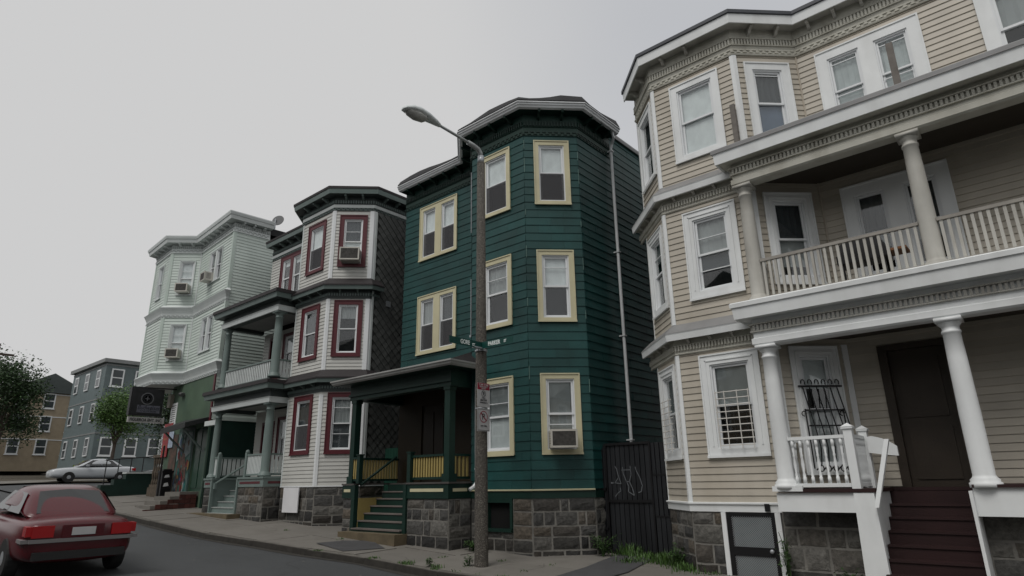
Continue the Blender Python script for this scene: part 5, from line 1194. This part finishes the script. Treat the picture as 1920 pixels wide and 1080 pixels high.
# green board fence between the grey and teal houses
gfen = thing('board_fence', 'dark green board fence in the gap beside the grey house', 'fence', (-15.2,12.2,-1.2))
for i in range(8): part('board', MB(frame((-15.84,12.25),(-14.7,12.25))).box(.01+i*.14,.14+i*.14,0,.025,-1.25,1.05), mat('fence_green', (.012,.06,.04), .6, .2, rnd=.15), gfen)

# ------------------------------------------------------------------ RED CAR
def car(name, label, M, col, group=None, L=4.5, Wd=1.76):
    """simple saloon, rear at x = 0 heading to -x; z=0 the road"""
    t = bpy.data.objects.new(name, None); COL.objects.link(t); t.matrix_basis = M; t['label'] = label; t['category'] = 'car'
    if group: t['group'] = group
    pm = mat(name+'_paint_'+label.split()[0], col, .22, .03, bump=0, spec=.7)
    # sections along x: (x, zbottom, zbelt, half width bottom, half width belt)
    secs = [(-.0,.34,.86,.55,.60),(-.04,.28,.93,.74,.74),(-.22,.24,.97,.83,.80),(-.8,.22,.98,.87,.83),(-1.6,.2,.95,.88,.85),(-2.6,.2,.93,.88,.85),(-3.4,.22,.91,.87,.82),(-4.1,.25,.84,.84,.78),(-4.42,.28,.76,.76,.70),(-4.5,.34,.66,.62,.60)]
    vs = []; fs = []; n = 10
    for x, a, b, w0, w1 in secs:
        h = b-a
        for s in (1,-1):
            P = [(s*w0*.82,a),(s*w0,a+.16*h),(s*w0*1.01,a+.45*h),(s*w1*1.0,a+.82*h),(s*w1*.88,b)]
            if s == -1: P = P[::-1]
            vs += [(x, p[0], p[1]) for p in P]
    for i in range(len(secs)-1):
        for k in range(n): fs.append((i*n+k, i*n+(k+1) % n, (i+1)*n+(k+1) % n, (i+1)*n+k))
    fs += [tuple(range(n))[::-1], tuple((len(secs)-1)*n+k for k in range(n))]
    me = MB().add(vs, fs).mesh('body', pm, None, True)
    for p in me.polygons: p.use_smooth = True
    bo = link('body', me, t, M)
    md = bo.modifiers.new('round', 'SUBSURF'); md.levels = 2; md.render_levels = 2
    def P(nm, b, m, par=t): b2 = b.mesh(nm, m); return link(nm, b2, par, M)
    cs = [(-.62,.90,.93,.74,.66),(-.95,.9,1.16,.76,.60),(-1.30,.9,1.385,.78,.56),(-1.8,.9,1.44,.80,.57),(-2.35,.9,1.42,.80,.56),(-2.85,.9,1.16,.78,.60),(-3.25,.88,.93,.74,.64)]
    vs = []; fs = []
    for x, a, b2, w0, w1 in cs:
        for s in (1,-1):
            Q = [(s*w0,a),(s*(w0*.55+w1*.45),a+(b2-a)*.5),(s*w1,b2-.03),(s*w1*.7,b2)]
            vs += [(x, p[0], p[1]) for p in (Q if s == 1 else Q[::-1])]
    for i in range(len(cs)-1):
        for k in range(8): fs.append((i*8+k, i*8+(k+1) % 8, (i+1)*8+(k+1) % 8, (i+1)*8+k))
    fs += [tuple(range(8))[::-1], tuple((len(cs)-1)*8+k for k in range(8))]
    me = MB().add(vs, fs).mesh('cabin', pm, None, True)
    for p in me.polygons: p.use_smooth = True
    cb = link('cabin', me, t, M); md = cb.modifiers.new('round', 'SUBSURF'); md.levels = 2; md.render_levels = 2
    cg = mat('car_glass', (.010,.012,.013), .06, .02, bump=0, spec=.9)
    P('rear_window', MB().add([(-.74,.55,1.0),(-.74,-.55,1.0),(-1.22,-.46,1.34),(-1.22,.46,1.34),(-.80,.0,1.02),(-1.26,.0,1.375)], [(0,4,5,3),(4,1,2,5)]), cg, cb)
    P('windscreen', MB().add([(-3.12,.55,1.0),(-3.12,-.55,1.0),(-2.5,-.46,1.38),(-2.5,.46,1.38)], [(0,1,2,3)]), cg, cb)
    for s in (1,-1):
        for xa, xb, xc, xd in ((-1.0,-1.86,-1.86,-1.36),(-1.94,-2.9,-2.4,-1.94)):
            P('side_window', MB().add([(xa,s*.745,.99),(xb,s*.755,.99),(xc,s*.60,1.32),(xd,s*.60,1.31)], [(0,1,2,3)]), cg, cb)
        P('side_mirror', MB().box(-2.75,-2.6,min(s*.84,s*.98),max(s*.84,s*.98),.93,1.06), pm)
    P('number_recess', MB().box(.0,.025,-.3,.3,.66,.86), pm)
    P('lower_bumper', MB().box(-.05,.05,-.66,.66,.34,.46), mat('bumper_black', (.02,.02,.02), .6, .1))  # near-black band low on the bumper
    for s in (1,-1):
        P('tail_light', MB().box(.0,.03,min(s*.42,s*.72),max(s*.42,s*.72),.68,.86).box(-.20,.0,min(s*.72,s*.80),max(s*.72,s*.80),.70,.85), mat('tail_lamp_red', (.35,.008,.01), .2, .05, spec=.6))
    P('bumper_strip', MB().box(-.0,.045,-.74,.74,.60,.655).box(-.3,-.0,.70,.845,.60,.655).box(-.3,-.0,-.845,-.70,.60,.655), mat('bumper_grey', (.20,.19,.19), .4, .05))
    P('licence_plate', MB().box(.03,.045,-.17,.17,.70,.82), mat('plate_white', (.5,.5,.5), .5, .05))
    for x in (-.85,-3.55):
        for s in (1,-1):
            wm = Matrix.Rotation(math.pi/2, 4, 'X'); 
            w = P('wheel', MB(T((x,s*.78,.31)) @ wm).lathe([(.20,-.10),(.30,-.10),(.315,-.07),(.315,.07),(.30,.10),(.20,.10)],22), mat('tyre_rubber', (.02,.02,.02), .85, .1))
            P('rim', MB(T((x,s*.80,.31)) @ wm).lathe([(.03,-.07),(.19,-.07),(.2,-.05),(.2,.05),(.19,.075),(.03,.085)],16), galv, w)
    return t
cx, cy = -12.9, 3.72
slope = (rz(-17.4,4)-rz(-12.9,4))/-4.5
car('red_car', 'red saloon car seen from behind at the left, driving up the street', T((cx,cy,rz(cx,cy))) @ Matrix.Rotation(R(-1),4,'Z') @ Matrix.Rotation(math.atan(-slope) if slope else 0,4,'Y') , (.075,.002,.006))
# ------------------------------------------------------------------ beyond the mint building
wallt = thing('stepped_wall', 'low dark green stepped wall at the corner beyond the shop', 'wall', (-32.3,10.9,-.3))
part('wall_block', MB().prism([(9.4,-.6),(9.4,-.03),(9.75,-.03),(9.75,.18),(10.25,.18),(10.25,.42),(10.7,.42),(10.7,.66),(12.2,.66),(12.2,-.6)], -32.9,-32.5,axis='x'), greendk, wallt)
part('coping', MB().box(-32.95,-32.45,10.68,12.2,.66,.72), mintwhite, wallt)
ir = thing('iron_railing', 'thin black iron railing on top of the green stepped wall', 'railing', (-32.7,10.3,.4))
for i in range(5): part('bar', MB().tube([(-32.7,9.9+i*.5,.2+.1*i),(-32.7,9.9+i*.5,1.25+.05*i)], .022, 6), blackm, ir)
part('top_rail', MB().tube([(-32.7,9.85,1.25),(-32.7,12,1.45)], .025, 6), blackm, ir)
bf = thing('carved_balustrade', 'weathered brown carved balustrade beside the shop corner', 'balustrade', (-30.6,11.4,.2))
bfm = mat('brown_weathered_stone', (.10,.08,.06), .8, .4, 6, .5, 30)
part('top_rail', MB().box(-31.5,-29.3,11.36,11.52,1.32,1.44), bfm, bf); part('bottom_rail', MB().box(-31.5,-29.3,11.36,11.52,.05,.17), bfm, bf)
for i in range(9): part('baluster', MB(T((-31.4+i*.25,11.44,.17))).lathe([(.05,0),(.06,.1),(.035,.25),(.07,.5),(.035,.8),(.06,1.0),(.05,1.15)],8), bfm, bf)
part('pier', MB().box(-29.3,-28.95,11.0,11.5,-.6,1.55), mat('brown_pier', (.10,.055,.04), .8, .3), bf)
part('plinth', MB().box(-31.5,-29.3,11.3,11.55,-.6,.05), bfm, bf)
bn = thing('waste_bin', 'black street bin with torn stickers at the shop corner', 'bin', (-28.35,10.2,-.5))
BX, BY = -27.25, 10.38; BG = gz(BX,BY)
part('bin_body', MB(T((BX,BY,BG))).prism([(-.2,-.19),(.2,-.19),(.2,.19),(-.2,.19)],0,1.15), blackm, bn)
part('bin_lid', MB(T((BX,BY,BG))).box(-.23,.23,-.22,.22,1.15,1.22).box(-.17,.17,-.16,.16,1.22,1.28), blackm, bn)
for a, c in ((.95,1.08),(.62,.78)): part('sticker', MB(T((BX,BY,BG))).add([(.204,-.12,a),(.204,.09,a+.03),(.204,.04,c),(.204,-.09,c-.03)],[(0,1,2,3)]), white, bn)
single('sign_pole', MB().tube([(-26.9,10.05,gz(-26.9,10.05)),(-26.9,10.05,1.6)], .035, 8), blackm, 'slim black pole beside the street bin at the shop corner', 'pole', (-26.9,10.05,gz(-26.9,10.05)))
# far house across the side street
def plainhouse(name, label, x0, x1, y0, y1, z0, z1, wm, tm, floors, cols, gable=0, tower=None):
    t = thing(name, label, 'house', (x1,y0,z0))
    part('wall', MB().box(x0,x1,y0,y1,z0,z1), wm, t)
    if gable: part('roof', MB().prism([(y0-.4,z1),(y1+.4,z1),((y0+y1)/2,z1+gable)], x0-.3, x1+.3, axis='x'), slated, t)
    else: part('roof', MB().box(x0-.3,x1+.3,y0-.3,y1+.3,z1,z1+.35), tm, t)
    H = (z1-z0-1)/floors
    for f in range(floors):
        z = z0+1+f*H+H*.3
        part('band', MB().box(x0-.02,x1+.03,y0-.03,y1+.02,z+H*.62,z+H*.66), tm, t)
        for c in range(cols):
            y = y0+(y1-y0)*(c+.5)/cols; u = x1+.02
            w = part('window', MB().box(u,u+.08,y-.55,y+.55,z,z+1.7).box(u,u+.11,y-.62,y+.62,z-.08,z), vinylwhite, t)
            part('pane', MB().box(u+.08,u+.09,y-.42,y+.42,z+.12,z+.8).box(u+.08,u+.09,y-.42,y+.42,z+.9,z+1.58), mat('far_window_glass', (.05,.06,.065), .15, .3, 1, bump=0), w)
        for c in range(max(1,int((x1-x0)/3))):
            x = x0+(x1-x0)*(c+.5)/max(1,int((x1-x0)/3)); v = y0-.02
            w = part('window', MB().box(x-.55,x+.55,v-.08,v,z,z+1.7), vinylwhite, t)
            part('pane', MB().box(x-.42,x+.42,v-.09,v-.08,z+.12,z+.8).box(x-.42,x+.42,v-.09,v-.08,z+.9,z+1.58), MATS['far_window_glass'], w)
    return t
bluegrey = mat('blue_grey_clapboard', (.125,.16,.165), .6, .1); greyc = mat('grey_clapboard', (.21,.22,.22), .6, .1); tanc = mat('tan_clapboard', (.34,.28,.2), .6, .1)
t = plainhouse('far_house', 'blue grey three storey house with white windows behind the trees', -78, -68, 19.2, 27.5, 1.0, 11.6, bluegrey, greyc, 3, 4)
part('white_porch', MB().box(-68,-66.6,25.0,26.8,1.2,5.6).box(-68,-66.4,24.8,27,5.6,5.9), vinylwhite, t)
plainhouse('far_house', 'tan house with a pitched roof up the street at far left', -100, -86, 15.5, 23, 2.0, 10.5, tanc, vinylwhite, 3, 3, 2.2)
plainhouse('far_house', 'grey house furthest up the street behind the street trees', -122, -108, 14.5, 22, 2.6, 11, greyc, vinylwhite, 3, 3, 2.2)
plainhouse('far_house', 'pale house along the side street behind the corner', -66, -54, 34, 44, 1.2, 10, mat('pale_clapboard', (.42,.42,.38), .6, .1), vinylwhite, 3, 3)
# the row of houses across the street, behind the photographer
for i, (x0, x1, h, wm, lab) in enumerate([(-62,-50,9,tanc,'tan gabled house across the street, furthest down the row'),(-47,-36,10,greyc,'grey gabled house across the street from the shop'),(-33,-22,9.5,bluegrey,'blue grey gabled house across the street from the grey house'),(-19,-8,10,tanc,'tan gabled house straight across from the teal house'),(-5,6,9.5,greyc,'grey gabled house behind the photographer'),(9,20,10,bluegrey,'blue grey gabled house behind and right of the photographer'),(23,34,9.5,tanc,'tan gabled house last on the near side of the street')]):
    t = thing('opposite_house', lab, 'house', (x0,-13,-1.6), 0, 'houses across the street')
    z0 = gx(x1)-.4; part('wall', MB().box(x0,x1,-24,-13,z0,z0+h), wm, t)
    part('roof', MB().prism([(x0-.4,z0+h),(x1+.4,z0+h),((x0+x1)/2,z0+h+3.6)], -24.5, -12.5, axis='y'), slated, t)
    for f in range(3):
        for q in range(4):
            u = x0+(x1-x0)*(q+.5)/4; z = z0+1.4+f*3
            w = part('window', MB().box(u-.6,u+.6,-13,-12.92,z,z+1.7), vinylwhite, t); part('pane', MB().box(u-.45,u+.45,-12.92,-12.91,z+.12,z+.8).box(u-.45,u+.45,-12.92,-12.91,z+.9,z+1.58), MATS['far_window_glass'], w)
# trees
def leafmat(name, col):
    m = bpy.data.materials.new(name); m.use_nodes = True
    t = m.node_tree; n = t.nodes; l = t.links; b = n['Principled BSDF']; b.inputs['Roughness'].default_value = .55
    geo = n.new('ShaderNodeNewGeometry'); wn = n.new('ShaderNodeTexWhiteNoise'); wn.noise_dimensions = '1D'; l.new(geo.outputs['Random Per Island'], wn.inputs['W'])
    mr = n.new('ShaderNodeMapRange'); mr.inputs[3].default_value = .55; mr.inputs[4].default_value = 1.6; l.new(wn.outputs[0], mr.inputs[0])
    vm = n.new('ShaderNodeVectorMath'); vm.operation = 'SCALE'; vm.inputs[0].default_value = col; l.new(mr.outputs[0], vm.inputs['Scale']); l.new(vm.outputs[0], b.inputs['Base Color'])
    return m
leafd = leafmat('dark_leaves', (.022,.052,.014)); leafl = leafmat('fresh_leaves', (.06,.12,.025)); bark = mat('bark', (.07,.055,.045), .9, .3, 8, .6, 30)
def tree(name, label, x, y, h, r, lm, n=2600, seed=1, group='street trees', ls=.30):
    z0 = gz(x,min(y,12)); rr = random.Random(seed); t = thing(name, label, 'tree', (x,y,z0), 0, group)
    b = MB().tube([(x,y,z0-.2),(x+.05,y,z0+h*.25),(x-.05,y+.1,z0+h*.5),(x,y,z0+h*.75)], [.22*h/9,.17*h/9,.12*h/9,.05], 8); cl = []
    for i in range(9):
        a = i*2.4; q = Vector((x+math.cos(a)*r*.62*rr.uniform(.5,1.1), y+math.sin(a)*r*.62*rr.uniform(.5,1.1), z0+h*rr.uniform(.45,.92)))
        b.tube([(x,y,z0+h*.35), tuple((Vector((x,y,z0+h*.45))+q)/2), tuple(q)], [.07,.045,.02], 5); cl.append((q, r*rr.uniform(.3,.52)))
    cl.append((Vector((x,y,z0+h*.8)), r*.5)); cl.append((Vector((x,y,z0+h*.6)), r*.6))
    part('trunk', b, bark, t)
    c = MB()
    for i in range(n):
        q, s = rr.choice(cl); d = Vector((rr.gauss(0,1), rr.gauss(0,1), rr.gauss(0,.8))).normalized()*s*rr.uniform(.3,1.35)
        p = q+d; w = ls*rr.uniform(.6,1.2); a = Vector((rr.gauss(0,1),rr.gauss(0,1),rr.gauss(0,.5))).normalized(); u = a.cross(Vector((rr.gauss(0,1),rr.gauss(0,1),rr.gauss(0,1)))).normalized()
        c.add([p-a*w*.5, p+u*w*.28, p+a*w*.5+Vector((0,0,-.2*w)), p-u*w*.28], [(0,1,2,3)])
    me = c.mesh('crown', lm, T((x,y,z0)).inverted()); link('crown', me, t)
    return t
tree('street_tree', 'dark round tree directly behind the hanging shop sign', -38, 14.6, 5.3, 2.0, leafd, 11000, 3, ls=.13)
tree('street_tree', 'light green small tree at the far side street corner', -52, 16.0, 6.6, 2.1, leafl, 9000, 4, ls=.17)
tree('street_tree', 'tall dark tree up the street beside the tan house', -66, 11.8, 9.5, 3.4, leafd, 12000, 5, ls=.24)
tree('street_tree', 'broad dark tree further up the street at far left', -82, 11.2, 10, 3.8, leafd, 10000, 6, ls=.28)
tree('street_tree', 'distant tree closing the view up the street', -108, 9.5, 10, 4.2, leafd, 3500, 8, ls=.5)
tree('street_tree', 'tree on the left edge of the view beyond the crossing', -96, 3.5, 11, 4.5, leafd, 3500, 9, ls=.5)
def bush(name, label, x, y, z, r, h, lm, n, seed, cat='shrub', ls=.2, group=None):
    rr = random.Random(seed); c = MB()
    for i in range(n):
        d = Vector((rr.gauss(0,1), rr.gauss(0,1), abs(rr.gauss(0,1)))).normalized()*rr.uniform(.3,1)**.5
        p = Vector((x+d.x*r, y+d.y*r, z+d.z*h)); w = ls*rr.uniform(.6,1.2); a = Vector((rr.gauss(0,1),rr.gauss(0,1),rr.gauss(0,1))).normalized(); u = a.cross(Vector((rr.gauss(0,1),rr.gauss(0,1),1))).normalized()
        c.add([p-a*w*.5, p+u*w*.3, p+a*w*.5, p-u*w*.3], [(0,1,2,3)])
    return single(name, c, lm, label, cat, (x,y,z), group)
bush('hedge', 'bright yellow green hedge behind the parked silver car', -53, 15.5, gz(-53,12)+.1, 1.9, 1.3, leafmat('yellow_leaves', (.22,.30,.02)), 1500, 4)
# parked cars beyond the crossing
for i, (x, y, c, lab, rot) in enumerate([(-46.5,15.6,(.42,.44,.46),'silver saloon car parked across the side street',86),(-43.2,19.5,(.06,.065,.07),'dark saloon car parked up the side street',88),(-75,6.9,(.30,.31,.33),'light grey car parked far up the street kerb',0),(-62,7.0,(.03,.04,.07),'navy car parked up the street beyond the crossing',0)]):
    zz = (rz(x,y) if y < 8 else gz(x,12)-.03)
    car('parked_car', lab, T((x,y,zz)) @ Matrix.Rotation(R(rot),4,'Z'), c, 'parked cars up the street')
# utility pole across the crossing, and another lamp post far away
single('utility_pole', MB().tube([(-56,8.9,gz(-56,9)),(-56,8.9,10)], [.16,.11], 10).box(-56.06,-55.94,7.9,9.9,9.2,9.35), bark, 'wooden utility pole at the kerb beyond the crossing', 'pole', (-56,8.9,gz(-56,9)))
# ------------------------------------------------------------------ weeds
leafw = leafmat('weed_leaves', (.03,.068,.014)); gr_m = leafmat('grass_blades', (.045,.095,.018))
def weeds(name, label, pts, n, m, hmax, seed, kind=None, spread=.12, cat='plant', group=None):
    rr = random.Random(seed); b = MB()
    for (x, y) in pts:
        hm = hmax*rr.choice((.35,.6,.8,1,1.25)) if kind else hmax; hmax_, n_ = hm, int(n*rr.uniform(.4,1.1))
        for i in range(n_):
            px, py = x+rr.gauss(0,spread), y+rr.gauss(0,spread); z = gz(px,py)-.01; h = hmax_*rr.uniform(.3,1); a = rr.uniform(0,6.28); w = .006+.006*rr.random(); l = h*rr.uniform(.1,.7)
            dx, dy = math.cos(a), math.sin(a)
            b.add([(px-dy*w,py+dx*w,z),(px+dy*w,py-dx*w,z),(px+dx*l*.4+dy*w*.8,py+dy*l*.4-dx*w*.8,z+h*.6),(px+dx*l*.4-dy*w*.8,py+dy*l*.4+dx*w*.8,z+h*.6),(px+dx*l,py+dy*l,z+h)],[(0,1,2,3),(3,2,4)])
    loc = (pts[0][0],pts[0][1],gz(*pts[0]))
    return single(name, b, m, label, None if kind else cat, loc, group, kind=kind)
weeds('grass', 'long green grass growing along the base of the gate and the beige house', [(-7.5,12.0),(-7.25,11.95),(-6.95,11.9),(-6.8,11.6),(-6.7,11.85),(-6.45,11.6),(-6.35,11.75),(-6.2,11.45),(-6.1,11.6),(-5.95,11.3),(-5.7,11.15),(-6.6,11.3),(-6.9,11.2),(-5.5,10.92),(-5.1,10.88)], 150, gr_m, .24, 1, 'stuff', .12)
weeds('kerb_grass', 'grass tufts in the joint along the kerb', [(-8.35,8.62),(-8.9,8.60),(-7.8,8.64),(-9.4,8.58),(-11.2,8.5),(-12.9,8.3),(-9.05,9.05),(-6.9,8.8),(-6.5,9.6),(-9.0,9.9),(-3.6,10.8),(-3.1,10.8),(-10.3,8.52),(-10.15,8.53)], 55, gr_m, .09, 2, 'stuff', .06)
weeds('seam_grass', 'fine grass in the cracks of the sidewalk slabs', [(x_, 9.5+.02*math.sin(x_*3)) for x_ in (-6.2,-7.1,-10.2,-13.9,-16.4)]+[(-7.9,9.3),(-7.9,10.1)], 26, gr_m, .05, 9, 'stuff', .05)
def leafy(name, label, x, y, r, h, n, seed):
    z = gz(x,y); rr = random.Random(seed); t = thing(name, label, 'plant', (x,y,z), 0, 'weeds at the wall foot'); st = MB(); lf = MB()
    for i in range(n):
        a = rr.uniform(0,6.28); l = r*rr.uniform(.3,1); hh = h*rr.uniform(.5,1); tip = Vector((x+math.cos(a)*l, y+math.sin(a)*l, z+hh)); st.tube([(x+rr.uniform(-.03,.03),y,z),tuple((Vector((x,y,z+hh*.6))+tip)/2),tuple(tip)], .005, 4)
        for k in range(16):
            q = Vector((x,y,z)).lerp(tip, rr.uniform(.3,1.05))+Vector((rr.gauss(0,.03),rr.gauss(0,.03),rr.gauss(0,.03))); w = rr.uniform(.03,.07); v = Vector((rr.gauss(0,1),rr.gauss(0,1),rr.gauss(0,.4))).normalized(); u = v.cross(Vector((0,0,1))).normalized()
            lf.add([q-v*w*.5,q+u*w*.3,q+v*w*.6,q-u*w*.3],[(0,1,2,3)])
    part('stem', st, leafw, t); part('leaves', lf, leafw, t, stuff=True)
leafy('weed', 'leafy weed against the right end of the teal house foundation', -7.72, 11.62, .32, .42, 22, 1)
leafy('weed', 'low dark weed at the foot of the teal porch stone wall', -10.3, 10.5, .35, .22, 26, 2)
leafy('weed', 'small weed beside the base of the concrete lamp post', -9.12, 9.12, .10, .22, 7, 3)
leafy('weed', 'tall thin weed beside the cellar door jamb of the beige house', -3.78, 10.85, .14, .75, 9, 4)
leafy('weed', 'tiny weed at the kerb below the lamp post', -9.62, 8.6, .07, .18, 6, 5)
leafy('weed', 'bright weed at the foot of the white porch pier', -2.85, 10.78, .22, .26, 12, 6)
leafy('weed', 'sprawling weed below the stone corner of the beige house', -5.9, 11.35, .25, .35, 18, 7)
# old lump of paper by the gate weed
